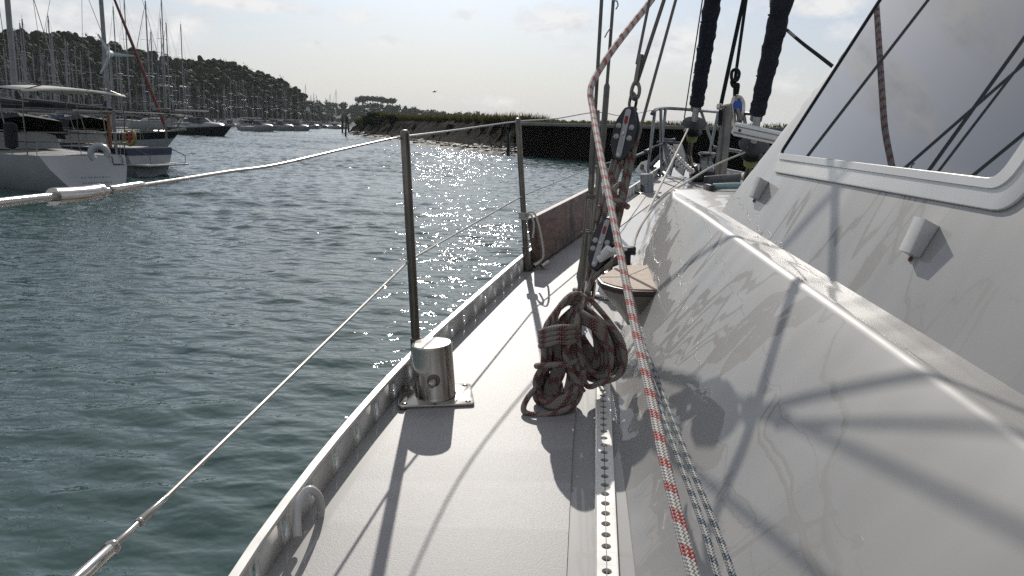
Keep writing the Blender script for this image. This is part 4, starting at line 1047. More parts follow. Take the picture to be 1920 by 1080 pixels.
# ================================================================== river, banks, marina
# short wind waves as real relief near the yacht, one flat sheet beyond
_wr = np.random.RandomState(3); WAVES = []
for i in range(84):
    lam = .2 * (3.0 / .2) ** _wr.uniform(0, 1); th = R(8) + _wr.normal() * R(29); kk_ = 2 * math.pi / lam
    WAVES.append((kk_ * math.sin(th), kk_ * math.cos(th), _wr.uniform(0, 6.28), WSLOPE * math.sqrt(2 / 84) / kk_ * (1.75 if lam < .6 else 1.05 if lam < 1.0 else .55)))
def wave_z(x, y, lmin):
    z = np.zeros_like(x)
    for a, b_, p, amp in WAVES:
        if 2 * math.pi / math.hypot(a, b_) > lmin: z += amp * np.sin(a * x + b_ * y + p)
    g_ = .8 + .35 * np.sin(.21 * x + .13 * y + 1) * np.sin(.09 * x - .17 * y)
    far_ = np.clip((y - 9) / 34, 0, 1); far_ = far_ * far_ * (3 - 2 * far_)      # longer fetch out in the channel
    return z * g_ * (.9 + .2 * far_)
WV = []; WF = []; wo_ = 0
def patch(x0, x1, y0, y1, st, fade):
    """grid of waves; fades to still level on the listed sides (l, r, b, t)"""
    global wo_
    nx_, ny_ = int(round((x1 - x0) / st)), int(round((y1 - y0) / st))
    X, Yg = np.meshgrid(np.linspace(x0, x1, nx_ + 1), np.linspace(y0, y1, ny_ + 1))
    f_ = np.clip((X - x0) / fade[0], 0, 1) * np.clip((x1 - X) / fade[1], 0, 1)
    if fade[2]: f_ = f_ * np.clip((Yg - y0) / fade[2], 0, 1)
    if fade[3]: f_ = f_ * np.clip((y1 - Yg) / fade[3], 0, 1)
    Z = wave_z(X, Yg, (.16 if st < .1 else .3) if st < .2 else .75) * f_ * (1 if st < .2 else 1.35)
    WV.append(np.stack([X, Yg, Z], -1).reshape(-1, 3)); i_ = np.arange((nx_ + 1) * (ny_ + 1)).reshape(ny_ + 1, nx_ + 1) + wo_
    WF.append(np.stack([i_[:-1, :-1], i_[:-1, 1:], i_[1:, 1:], i_[1:, :-1]], -1).reshape(-1, 4)); wo_ += (nx_ + 1) * (ny_ + 1)
patch(-19, 5, 0, 17.05, .05, (1.2, .8, .8, 0))
patch(-66, 17, 17, 130, .115, (4, 4, 0, 0))
patch(-150, 40, 129.7, 330, .27, (4, 4, 0, 30))
flat_ = [(-900, -60, 1300, 0), (-900, 0, -19, 17), (5, 0, 1300, 17), (-900, 17, -66, 130), (17, 17, 1300, 130), (-900, 130, -150, 330), (40, 130, 1300, 330), (-900, 330, 1300, 1900)]
for (x0, y0, x1, y1) in flat_:
    WV.append(np.array([(x0, y0, 0), (x1, y0, 0), (x1, y1, 0), (x0, y1, 0)], float)); WF.append(np.array([[wo_, wo_ + 1, wo_ + 2, wo_ + 3]])); wo_ += 4
q = np.concatenate(WV).astype(np.float32); fq = np.concatenate(WF).astype(np.int32); n = len(fq)
me = bpy.data.meshes.new('river_water'); me.vertices.add(len(q)); me.vertices.foreach_set('co', q.ravel()); me.loops.add(n * 4); me.loops.foreach_set('vertex_index', fq.ravel())
me.polygons.add(n); me.polygons.foreach_set('loop_start', np.arange(0, n * 4, 4, dtype=np.int32)); me.polygons.foreach_set('loop_total', np.full(n, 4, dtype=np.int32)); me.update(calc_edges=True)
me.materials.append(M['water']); me.shade_smooth(); o = bpy.data.objects.new('river_water', me); C.objects.link(o); tag(o, kind='structure')

def hor(px): return 232 + (px - 600) * math.tan(ROLL)
def height_at(px, py, d): return P(px, py, d).z
# wooded hill on the far left bank
SKY1 = [(-260, 62), (-100, 50), (60, 52), (150, 60), (190, 66), (222, 78), (270, 92), (320, 102), (380, 104), (430, 108), (475, 124), (520, 141), (552, 154), (572, 168), (592, 186), (604, 214)]
def tab(T_, x): return lerp_tab(T_, x)
def hill_base(px): return 175 + (px + 260) / 864 * 315
def hill(px, t):
    """px along the bank, t 0 at the water to 1 at the crest"""
    d0 = hill_base(px); d = d0 + 75 * t; top = height_at(px, tab(SKY1, px) + 4, d0 + 75) - 7.5
    p = P(px, 200, d); z = -.5 + (max(top, .5) + .5) * min(1, t) ** .8
    if t > 1: z -= (t - 1) * 20
    return Vector((p.x, p.y, z))
mb = MB(); vs = []; pxs = [-260 + 24 * i for i in range(37)]; ts = [0, .15, .35, .6, .85, 1, 1.5, 2.5]
for px in pxs:
    for t in ts: vs.append(hill(px, t))
nt = len(ts); mb.add(vs, [(i * nt + j, (i + 1) * nt + j, (i + 1) * nt + j + 1, i * nt + j + 1) for i in range(len(pxs) - 1) for j in range(nt - 1)])
tag(mb.build('hill', M['soil']), kind='structure')
class Leaves:
    def __init__(s): s.q = []
    def crown(s, c, rx, rz, n, size, sub=6, rng=np.random):
        """leaf cards gathered in several clumps through the crown volume"""
        sub_c = rng.normal(size=(sub, 3)); sub_c /= np.linalg.norm(sub_c, axis=1)[:, None]; sub_c *= rng.uniform(.35, .8, (sub, 1))
        idx = rng.randint(0, sub, n); d = rng.normal(size=(n, 3)); d /= np.linalg.norm(d, axis=1)[:, None]
        p = sub_c[idx] + d * (rng.uniform(.2, .5, (n, 1)))
        p = p * np.array([rx, rx, rz]) + np.array(c)
        a = d + rng.normal(scale=.5, size=(n, 3)); a /= np.linalg.norm(a, axis=1)[:, None]
        b_ = np.cross(a, rng.normal(size=(n, 3))); b_ /= np.linalg.norm(b_, axis=1)[:, None]; e = np.cross(a, b_)
        sz = size * rng.uniform(.6, 1.3, (n, 1))
        s.q.append(np.stack([p - b_ * sz, p + e * sz * .6, p + b_ * sz, p - e * sz * .6], 1))
    def clump(s, c, rx, rz, sub, rng, k=4):
        if not hasattr(Leaves, 'ico'):
            Leaves.ico = []
            for lev in (1, 2):
                bm = bmesh.new(); bmesh.ops.create_icosphere(bm, subdivisions=lev + 1, radius=1); bm.verts.index_update()
                Leaves.ico.append((np.array([v.co[:] for v in bm.verts]), np.array([[v.index for v in f.verts] for f in bm.faces]))); bm.free()
        V, F = Leaves.ico[0]
        for i in range(sub):
            d = rng.normal(size=3); d /= np.linalg.norm(d); d *= rng.uniform(.15, .68); r_ = rng.uniform(.34, .56)
            p = V * (1 + rng.uniform(-.22, .16, (len(V), 1))) * r_; p = (p + d) * np.array([rx, rx, rz]) + np.array(c); t = p[F]
            s.q.append(np.concatenate([t, t[:, 2:3]], 1))
    def build(s, name, mat, parent=None):
        q = np.concatenate(s.q).reshape(-1, 3); n = len(q) // 4
        me = bpy.data.meshes.new(name); me.vertices.add(n * 4); me.vertices.foreach_set('co', q.ravel().astype(np.float32))
        me.loops.add(n * 4); me.loops.foreach_set('vertex_index', np.arange(n * 4, dtype=np.int32))
        me.polygons.add(n); me.polygons.foreach_set('loop_start', np.arange(0, n * 4, 4, dtype=np.int32)); me.polygons.foreach_set('loop_total', np.full(n, 4, dtype=np.int32))
        me.materials.append(mat); me.update(calc_edges=True); me.validate()
        o = bpy.data.objects.new(name, me); C.objects.link(o)
        if parent: o.parent = parent
        return o
rng = np.random.RandomState(11); lv_ = Leaves()
for px in np.arange(-250, 602, 9.5):
    for t in (.08, .3, .52, .74, .92, 1.02):
        q = hill(px + rng.uniform(-6, 6), min(1.05, t + rng.uniform(-.07, .07))); h = rng.uniform(6, 9.5) * (1 if px < 560 else .75)
        r_ = rng.uniform(3.0, 5.2) * (1 if px < 560 else .8)
        lv_.clump((q.x, q.y, q.z + h * .55), r_, h * .5, 9, rng); lv_.crown((q.x, q.y, q.z + h * .58), r_ * 1.02, h * .52, 70, .42, 9, rng)
tag(lv_.build('woodland', M['wood_leaf']), 'dark woodland mass covering the hillside above the marina', 'woodland', kind='stuff')

# far hill with its clump of pines
SKY2 = [(300, 192), (480, 190), (590, 188), (650, 191), (700, 191), (745, 194), (775, 199), (830, 206), (900, 211), (1000, 221), (1150, 228), (1300, 234), (1500, 240), (1900, 252), (2300, 262)]
def hill2(px, t):
    d = 900 + 200 * t; p = P(px, 200, d); top = height_at(px, tab(SKY2, px) + 2, 1100) - 9
    z = -.5 + (max(top, 2) + .5) * min(1, t) ** .8
    if t > 1: z -= (t - 1) * 15
    return Vector((p.x, p.y, z))
mb = MB(); vs = []; pxs = [300 + 50 * i for i in range(41)]; ts = [0, .2, .45, .7, .9, 1, 1.6]
for px in pxs:
    for t in ts: vs.append(hill2(px, t))
nt = len(ts); mb.add(vs, [(i * nt + j, (i + 1) * nt + j, (i + 1) * nt + j + 1, i * nt + j + 1) for i in range(len(pxs) - 1) for j in range(nt - 1)])
tag(mb.build('far_hill', M['soil']), kind='structure')
lv_ = Leaves()
for px in np.arange(540, 1560, 9.0):
    for t in (.05, .3, .55, .8, 1.0):
        q = hill2(px + rng.uniform(-6, 6), t + rng.uniform(-.05, .05)); h = rng.uniform(8, 13)
        lv_.crown((q.x, q.y, q.z + h * .5), rng.uniform(5, 8.5), h * .5, 60, 1.9, 6, rng)
tag(lv_.build('far_woodland', M['far_leaf']), 'hazy woodland covering the low far hill beyond the river', 'woodland', kind='stuff')
PINE = [(672, 'leftmost'), (681, ''), (690, ''), (699, ''), (709, ''), (718, ''), (727, ''), (736, 'rightmost')]
for i, (px, wh) in enumerate(PINE):
    g = hill2(px, .97); tipz = height_at(px, 180 + abs(px - 697) * .09 + (2 if i > 4 else 0), g.y); g.z += 2
    t = thing('pine_tree', 'flat topped pine in the dark clump standing on the far hill' if not wh else wh + ' flat topped pine at the end of the clump on the far hill', 'pine', g, 0, 'pines on the far hill')
    mb = MB(); hh = tipz - g.z
    tube(mb, [g - Vector((0, 0, 6)), g + Vector((rng.uniform(-.6, .6), 0, hh * .5)), g + Vector((rng.uniform(-1, 1), 0, hh * .85))], [.7, .5, .3], 6)
    tube(mb, [g + Vector((0, 0, hh * .45)), g + Vector((rng.choice([-1, 1]) * 3, 0, hh * .8))], [.35, .2], 5)
    mb.build('trunk', M['bark'], t)
    l2 = Leaves(); l2.clump((0, 0, hh * .78), 7.2, 3.6, 7, rng); l2.crown((0, 0, hh * .80), 7.2, 4.2, 320, 1.1, 10, rng); o = l2.build('crown', M['far_leaf'], t)

# marsh bank on the right: mud, scarp, reeds
WLINE = [(636, 251), (700, 259), (760, 269), (850, 281), (930, 289), (985, 292)]
shore = [W0(*p) for p in WLINE]
def shore_pt(u):
    i = min(int(u * (len(shore) - 1)), len(shore) - 2); f_ = u * (len(shore) - 1) - i; return shore[i].lerp(shore[i + 1], f_)
SCP = [(-8, -.6), (-.5, -.06), (1.8, .15), (3.4, .30), (4.5, .45)]
SCQ = [(4.5, .45), (6, .9), (7.2, 1.5), (8.2, 2.2), (10, 2.75)]
nr = len(SCP)
def bank(tabl, name, mat):
    vs = []; nr = len(tabl); r2 = np.random.RandomState(21)
    for u in us:
        p = shore_pt(u); w_ = .55 + .45 * min(1, u * 2.2); nz_ = r2.uniform(-1, 1, 3)
        for j, (a, z) in enumerate(tabl):
            q = p + Vector((.25, 1, 0)) * a * w_ * (1.5 - .75 * u)
            e0_ = tabl is SCQ and j == 0 or tabl is SCP and j == nr - 1
            k_ = 0 if e0_ or j < 2 and tabl is SCP else 1
            vs.append((q.x + r2.uniform(-.25, .25) * k_, q.y + r2.uniform(-.6, .6) * k_, z * ((1 + .26 * (1 - u) if tabl is SCQ and j else 1) * min(1, .55 + 4 * u)) + r2.uniform(-.07, .1) * k_))
    mb = MB(); mb.add(vs, [(i * nr + j, (i + 1) * nr + j, (i + 1) * nr + j + 1, i * nr + j + 1) for i in range(len(us) - 1) for j in range(nr - 1)])
    tag(mb.build(name, mat), kind='structure'); return vs
us = [i / 110 for i in range(111)]
bank(SCP, 'mud_bank', M['mud']); vs = bank(SCQ, 'marsh_scarp_terrain', M['scarp'])
nr = len(SCQ); scarp = [Vector(vs[i * nr + nr - 1]) for i in range(len(us))]
# quay wall of sheet piling
wa = shore[-1] + Vector((-.3, -.4, 0)); wa = P(972, 291, 66); wb = P(1420, 320, 46); wa.z = wb.z = 0; wc2 = wb + (wb - wa).normalized() * 60
wd = (wc2 - wa); wl_ = wd.length; wd.normalize(); wo = Vector((wd.y, -wd.x, 0)); wo = wo if wo.y < 0 else -wo
WT = 2.72
t = thing('quay_wall', 'dark sheet pile quay wall with pale capping strip below the reeds', 'quay wall', wa)
mb = MB(); vs = []; fs = []; n = int(wl_ / .35)
for i in range(n + 1):
    off = (0, 0, .07, .07)[i % 4]; p = wa + wd * (i * .35) + wo * off
    vs += [(p.x, p.y, -1.5), (p.x, p.y, WT - .22)]
mb.add(vs, [(2 * i, 2 * i + 2, 2 * i + 3, 2 * i + 1) for i in range(n)]); 
back = -wo * 1.0
mb.add([wa + Vector((0, 0, -1.5)), wa + Vector((0, 0, WT - .22)), wa + back * 12 + Vector((0, 0, WT - .22)), wa + back * 12 + Vector((0, 0, -1.5))], [(0, 1, 2, 3)])
mb.build('sheet_piling', M['pile_wall'], t, 0)
mb = MB(); c = (wa + wc2) / 2 + Vector((0, 0, WT - .1)) + wo * .02; box(mb, c, (wl_, .62, .24), basis(wd, -wo, Vector((0, 0, 1))), .02); mb.build('wall_cap', M['pile_cap'], t)
# marsh top surface behind scarp and wall
mb = MB(); fr = scarp[:-1] + [wa + back * .4 + Vector((0, 0, 2.5)), wb + back * .4 + Vector((0, 0, 2.55)), wc2 + back * .4 + Vector((0, 0, 2.55))]
bk = []
for p in fr:
    q = p + Vector((p.x * .9, 230, 0)) if p.y > 60 else p + Vector((160, 200, 0)); bk.append(Vector((q.x, q.y, 2.6)))
for i, p in enumerate(fr): p.z = max(p.z, 2.3) if i >= len(scarp) - 1 else p.z
n = len(fr); mb.add(fr + bk, [(i, i + 1, n + i + 1, n + i) for i in range(n - 1)]); tag(mb.build('marsh_ground', M['marsh'], None, 60), kind='structure')
# reeds
q = []
lens = [(fr[i + 1] - fr[i]).length for i in range(n - 1)]; cum = np.cumsum([0] + lens)
N_R = 70000
s = rng.uniform(0, cum[-1], N_R); idx = np.clip(np.searchsorted(cum, s) - 1, 0, n - 2); A = np.array([tuple(p) for p in fr]); B = np.array([tuple(p) for p in bk])
fr_ = ((s - cum[idx]) / np.array(lens)[idx])[:, None]; base = A[idx] * (1 - fr_) + A[idx + 1] * fr_; bb_ = B[idx] * (1 - fr_) + B[idx + 1] * fr_
dep = rng.uniform(0, 1, (N_R, 1)) ** 2.2 * .42; base = base + (bb_ - base) * dep
tall = .62 + .22 * np.sin(base[:, 0:1] * .21 + base[:, 1:2] * .05) ** 2
left = np.clip((base[:, 1:2] - 95) / 70, 0, 1)
h = rng.uniform(.72, 1.0, (N_R, 1)) * tall * (1 + 1.1 * left); wdt = rng.uniform(.02, .06, (N_R, 1)) * (1 + left)
ang = rng.uniform(0, math.pi, (N_R, 1)); dx = np.hstack([np.cos(ang), np.sin(ang), np.zeros_like(ang)]); ln = rng.normal(scale=.3, size=(N_R, 3)) * h; ln[:, 2] = 0
up3 = np.hstack([np.zeros_like(h), np.zeros_like(h), h]); low = base - np.array([0, 0, .25])
quad = np.stack([low - dx * wdt, low + dx * wdt, low + up3 + ln + dx * wdt * .3, low + up3 + ln - dx * wdt * .3], 1)
L3 = Leaves(); L3.q.append(quad)
# reeds hanging over the scarp
for i in range(len(scarp) - 1):
    for k_ in range(30):
        p = scarp[i].lerp(scarp[i + 1], rng.uniform()); b0 = np.array([p.x, p.y - rng.uniform(0, .8), p.z - rng.uniform(.0, .5)]); hh = rng.uniform(.5, 1.2); a = rng.uniform(0, 6.28); dd = np.array([math.cos(a), math.sin(a), 0]) * .07
        ln_ = np.array([rng.normal() * .3, -rng.uniform(0, .4), 0]); L3.q.append(np.array([[b0 - dd, b0 + dd, b0 + ln_ + [0, 0, hh], b0 + ln_ * .9 + [0, 0, hh * .9]]]))
tag(L3.build('reeds', M['reed']), 'olive and tan reed bed on top of the marsh bank', 'reeds', kind='stuff')
# shrubs at the point of the marsh
for (px, d, hh, r_, lab) in ((706, 150, 2.4, 3.2, 'largest dark rounded shrub at the outer point of the reed bank'), (742, 140, 1.9, 2.0, 'small shrub just right of the rounded one on the reed bank'), (690, 165, 1.6, 2.2, 'low shrub at the river end of the reed bank')):
    p = P(px, 220, d); p.z = 2.2; t = thing('shrub', lab, 'shrub', p, 0, 'shrubs on the marsh')
    mb = MB(); 
    for k_ in range(4): tube(mb, [p, p + Vector((rng.uniform(-1, 1), rng.uniform(-1, 1), hh * .7))], [.06, .03], 5)
    mb.build('stem', M['bark'], t); l2 = Leaves(); l2.crown((0, 0, hh * .5), r_, hh * .62, 420, .3, 9, rng); l2.build('foliage', M['wood_leaf'], t)
# drift on the mud
mb = MB()
for i in range(420):
    u = rng.uniform(0.02, .98); p = shore_pt(u); w_ = (.55 + .45 * min(1, u * 2.2)) * (1.5 - .75 * u); a = rng.uniform(.1, 1) ** .6 * 6.5 * w_; q_ = p + Vector((.25, 1, 0)) * a
    z = .09 * a / w_; sz = rng.uniform(.1, .45) * (1.0 if u > .3 else 1.3)
    if rng.uniform() < .3:
        d_ = Vector((rng.normal(), rng.normal(), rng.uniform(-.1, .35))).normalized() * rng.uniform(.5, 1.6); tube(mb, [q_ + Vector((0, 0, z)), q_ + Vector((0, 0, z + .1)) + d_], [.07, .03], 5)
    else:
        bm = bmesh.new(); bmesh.ops.create_icosphere(bm, subdivisions=1, radius=sz)
        for v in bm.verts: v.co *= rng.uniform(.65, 1.2); v.co.z *= .55
        bm.verts.index_update(); from_bm(mb, bm, Matrix.Translation((q_.x, q_.y, z)))
tag(mb.build('drift_debris', M['timber_dark'], None, 0), 'dark stones and drift timber scattered over the wet mud', 'debris', kind='stuff')
# old posts
for (px, py0, py1, lean_, lab) in ((642, 247, 218, 0, 'thin far left post of the old timber posts at the mud point'), (648, 252, 217, .2, 'tallest of the old timber posts at the tip of the mud'), (654, 248, 219, -.5, 'leaning timber post just right of the tallest one'), (669, 245, 225, 0, 'short timber post between the leaning post and the reeds'),
                              (683, 244, 222, 0, 'timber post at the left edge of the dark scarp'), (812, 267, 250, .1, 'stub of a timber post on the mud left of the near stanchion wire'), (888, 269, 247, -1.2, 'sloping timber stake on the mud below the reeds'), (952, 288, 244, 0, 'square timber post beside the end of the quay wall')):
    b0 = W0(px, py0 + 3); b0 = P(px, py0, b0.y); tp = P(px + lean_ * 6, py1, b0.y); mb = MB(); r_ = .16 * (b0.y / 120) ** .5
    tube(mb, [b0 - Vector((0, 0, 1.2)), b0, b0.lerp(tp, .6) + Vector((.03, 0, 0)), tp], [r_, r_, r_ * .95, r_ * .85], 8); tag(mb.build('timber_post', M['timber_dark']), lab, 'post', 'old posts by the mud bank')
# pale marker rod at the wall
p = P(955, 286, 67); mb = MB(); tube(mb, [Vector((p.x, p.y, -.8)), Vector((p.x + .02, p.y, 1.9))], .05, 8); tag(mb.build('marker_rod', M['mast_alloy']), 'thin pale rod standing in the water at the end of the quay wall', 'rod')
# gull
g = P(815, 172, 120); t = thing('gull', 'distant gull gliding above the reeds', 'gull', g)
mb = MB(); tube(mb, [(g.x - .35, g.y, g.z - .08), (g.x - .15, g.y, g.z - .02), (g.x + .1, g.y, g.z), (g.x + .28, g.y, g.z + .06), (g.x + .38, g.y, g.z + .05)], [.015, .07, .1, .06, .01], 8); mb.build('bird', M['boat_grey'], t)
mb = MB()
for s_ in (-1, 1):
    pts = [Vector((g.x - .1, g.y, g.z + .03)), Vector((g.x + .14, g.y, g.z + .03)), Vector((g.x + .12 + .05 * s_, g.y + .4 * s_, g.z + .16)), Vector((g.x + .35 * s_, g.y + .7 * s_, g.z + (.3 if s_ > 0 else .02))), Vector((g.x - .1 + .1 * s_, g.y + .4 * s_, g.z + .12))]
    mb.add(pts + [p_ + Vector((0, 0, .02)) for p_ in pts], [tuple(range(5)), (9, 8, 7, 6, 5)] + [(i, (i + 1) % 5, 5 + (i + 1) % 5, 5 + i) for i in range(5)])
mb.build('wing', M['boat_grey'], t)

# ------------------------------------------------------------------ boats
def hull_mb(L, B, fb_s, fb_b, rake_b, rake_s, tr=.7, z0=-.35, tuck=0):
    """x from the stern (0) to the bow (L) at the sheer"""
    mb = MB(); ns = 17; nz = 5; vs = []
    def hb(s): return B / 2 * (tr + (1 - tr) * math.sin(min(1, s / .45) * math.pi / 2)) * (1 - max(0, (s - .45) / .55) ** 2.2)
    for i in range(ns):
        s = i / (ns - 1); fb = fb_s + (fb_b - fb_s) * s ** 1.5 - .06 * math.sin(math.pi * s)
        for j in range(nz):
            t = j / (nz - 1); z = fb + (z0 - fb) * t
            x = s * L - (rake_b * t * s ** 2) + (rake_s * t * (1 - s) ** 3)
            wy = hb(s) * (1 - .42 * t ** 2.2 - .15 * t * s) * (1 - tuck * t ** 1.3 * max(0, 1 - s * 3)); vs.append((x, max(wy, .004), z))
    sb = [(x, -y, z) for x, y, z in vs]
    fs = [(i * nz + j, (i + 1) * nz + j, (i + 1) * nz + j + 1, i * nz + j + 1) for i in range(ns - 1) for j in range(nz - 1)]
    mb.add(vs, [f[::-1] for f in fs]); mb.add(sb, fs)
    tr_ = [vs[j] for j in range(nz)] + [sb[j] for j in range(nz)]; mb.add(tr_, [(j, j + 1, nz + j + 1, nz + j) for j in range(nz - 1)])
    dk = MB(); d1 = []
    for i in range(ns):
        x, y, z = vs[i * nz]; d1 += [(x, y * .97, z - .03), (x, 0, z + .03), (x, -y * .97, z - .03)]
    dk.add(d1, [(i * 3 + j, i * 3 + j + 1, (i + 1) * 3 + j + 1, (i + 1) * 3 + j) for i in range(ns - 1) for j in range(2)])
    def band(t0, t1, out=.012):
        b_ = MB(); ends_ = []
        for sg in (1, -1):
            vv = []
            for i in range(ns):
                for tt_ in (t0, t1):
                    j = tt_ * (nz - 1); j0 = min(int(j), nz - 2); f_ = j - j0; a = Vector(vs[i * nz + j0]); c_ = Vector(vs[i * nz + j0 + 1]); p = a.lerp(c_, f_); vv.append((p.x, (p.y + out) * sg, p.z))
            b_.add(vv, [(2 * i, 2 * i + 2, 2 * i + 3, 2 * i + 1) for i in range(ns - 1)])
            ends_.append(vv[:2])
        (a, b2), (c, d) = ends_; o_ = Vector((-out, 0, 0)); b_.add([Vector(v) + o_ for v in (a, b2, d, c)], [(0, 1, 2, 3)])
        return b_
    return mb, dk, band, hb
def cabin_mb(x0, x1, w0, w1, z, h):
    mb = MB(); vs = []
    for (x, w_, hh) in ((x0, w0, h), (x0 + .15, w0, h * 1.02), ((x0 + x1) / 2, (w0 + w1) / 2 + .05, h), (x1 - .5, w1 + .05, h * .75), (x1, w1 * .8, h * .1)):
        vs += [(x, w_, z), (x, w_ * .86, z + hh * .85), (x, w_ * .55, z + hh), (x, -w_ * .55, z + hh), (x, -w_ * .86, z + hh * .85), (x, -w_, z)]
    fs = [(i * 6 + j, (i + 1) * 6 + j, (i + 1) * 6 + j + 1, i * 6 + j + 1) for i in range(4) for j in range(5)] + [(0, 1, 2, 3, 4, 5), (29, 28, 27, 26, 25, 24)]
    mb.add(vs, fs); return mb
def sailboat(label, L=10, B=3.2, mh=13, loc=(0, 0), rz=0, group=None, name='moored_yacht', hullm='boat_white', stripe=None, cover='blue_canvas', fb=(.95, 1.25), mx=.58, furl='jib_grey', far=True, rake_s=.5, tuck=0, spread=1, rb=1.1):
    t = thing(name, label, 'sailing boat', (loc[0], loc[1], 0), rz, group, world=False)
    h, dk, band, hb = hull_mb(L, B, fb[0], fb[1], rb, rake_s, tuck=tuck)
    h.build('hull', M[hullm], t); dk.build('deck', M['boat_deck'], t)
    if stripe: band(.02, .2).build('sheer_stripe', M[stripe], t)
    zc = fb[0] + .05
    ca = cabin_mb(L * .28, L * .7, B * .33, B * .2, zc, .48).build('cabin', M['boat_white'], t)
    mb = MB()
    for sg in (1, -1):
        mb.add([(L * .31, sg * B * .318, zc + .2), (L * .56, sg * (B * .27 + .02), zc + .2), (L * .55, sg * (B * .25 + .02), zc + .36), (L * .31, sg * B * .302, zc + .36)], [(0, 1, 2, 3)])
    mb.build('cabin_window', M['dark_glass'], ca, 0)
    mxx = L * mx; mb = MB(); r_ = .105
    tube(mb, [(mxx, 0, zc + .4), (mxx - .12, 0, zc + mh)], [r_, r_ * .8], 8)
    for fr_ in ((.55,) if spread == 1 else (.38, .68)): tube(mb, [(mxx, -B * .3, zc + mh * fr_), (mxx, 0, zc + mh * fr_ + .06), (mxx, B * .3, zc + mh * fr_)], .03, 6)
    tube(mb, [(mxx - .12, 0, zc + mh), (mxx - .12, 0, zc + mh + .5)], .02, 5)
    m_ = mb.build('mast', M['mast_alloy'], t)
    mb = MB(); mt = Vector((mxx - .12, 0, zc + mh - .1)); wr = .012
    tube(mb, [mt, (.1, 0, fb[0])], wr, 4); tube(mb, [mt, (L - .05, 0, fb[1])], wr, 4)
    for sg in (1, -1): tube(mb, [mt, (mxx, sg * B * .3, zc + mh * (.55 if spread == 1 else .68)), (mxx - .1, sg * B * .45, fb[0] + .1)], wr, 4)
    mb.build('rigging', M['rod'], m_)
    if furl:
        a = Vector((L - .1, 0, fb[1] + .35)); dv = (mt - a); mb = MB(); tube(mb, [a, a + dv * .06, a + dv * .5, a + dv * .93], [.04, .06, .055, .03], 8); mb.build('furled_jib', M[furl], t)
    bz = zc + 1.15; mb = MB(); tube(mb, [(mxx - .1, 0, bz), (L * .12, 0, bz - .02)], .06, 8); bo = mb.build('boom', M['mast_alloy'], t)
    mb = MB(); tube(mb, [(mxx - .02, 0, bz + .75), (mxx - .25, 0, bz + .28), (mxx - 1.6, 0, bz + .22), (L * .13, 0, bz + .1)], [.06, .19, .17, .07], 10); mb.build('sail_cover', M[cover], bo)
    mb = MB(); x0 = L * .30; vs = []
    for (x, w_, hh) in ((x0 - .55, B * .32, .52), (x0 - .1, B * .33, .6), (x0 + .35, B * .32, .42), (x0 + .75, B * .3, .0)):
        vs += [(x, w_, zc + .3), (x, w_ * .9, zc + .42 + hh * .8), (x, 0, zc + .45 + hh), (x, -w_ * .9, zc + .42 + hh * .8), (x, -w_, zc + .3)]
    mb.add(vs, [(i * 5 + j, (i + 1) * 5 + j, (i + 1) * 5 + j + 1, i * 5 + j + 1) for i in range(3) for j in range(4)]); mb.build('sprayhood', M[cover], t)
    mb = MB(); pu = .018
    tube(mb, [(L - 1.2, B * .22, fb[1] + .6), (L - .1, .12, fb[1] + .62), (L - .1, -.12, fb[1] + .62), (L - 1.2, -B * .22, fb[1] + .6)], pu, 5)
    for (x, y) in ((L - 1.2, B * .22), (L - 1.2, -B * .22), (L - .25, .1), (L - .25, -.1)): tube(mb, [(x, y, fb[1] - .05), (x, y, fb[1] + .6)], pu, 5)
    for sg in (1, -1):
        tube(mb, [(.15, sg * B * .3, fb[0] + .6), (L * .3, sg * B * .46, fb[0] + .62), (L * .6, sg * B * .44, fb[0] + .66), (L - 1.2, sg * B * .22, fb[1] + .6)], .008, 4)
        for x in (.15, L * .15, L * .3, L * .45, L * .6, L * .75): tube(mb, [(x, sg * min(hb(x / L) * .95, B * .46), fb[0]), (x, sg * min(hb(x / L) * .95, B * .46), fb[0] + .62)], .014, 4)
    tube(mb, [(.15, B * .3, fb[0] + .6), (.0, 0, fb[0] + .6), (.15, -B * .3, fb[0] + .6)], pu, 5)
    mb.build('guard_rail', M['steel_dull'], t)
    return t
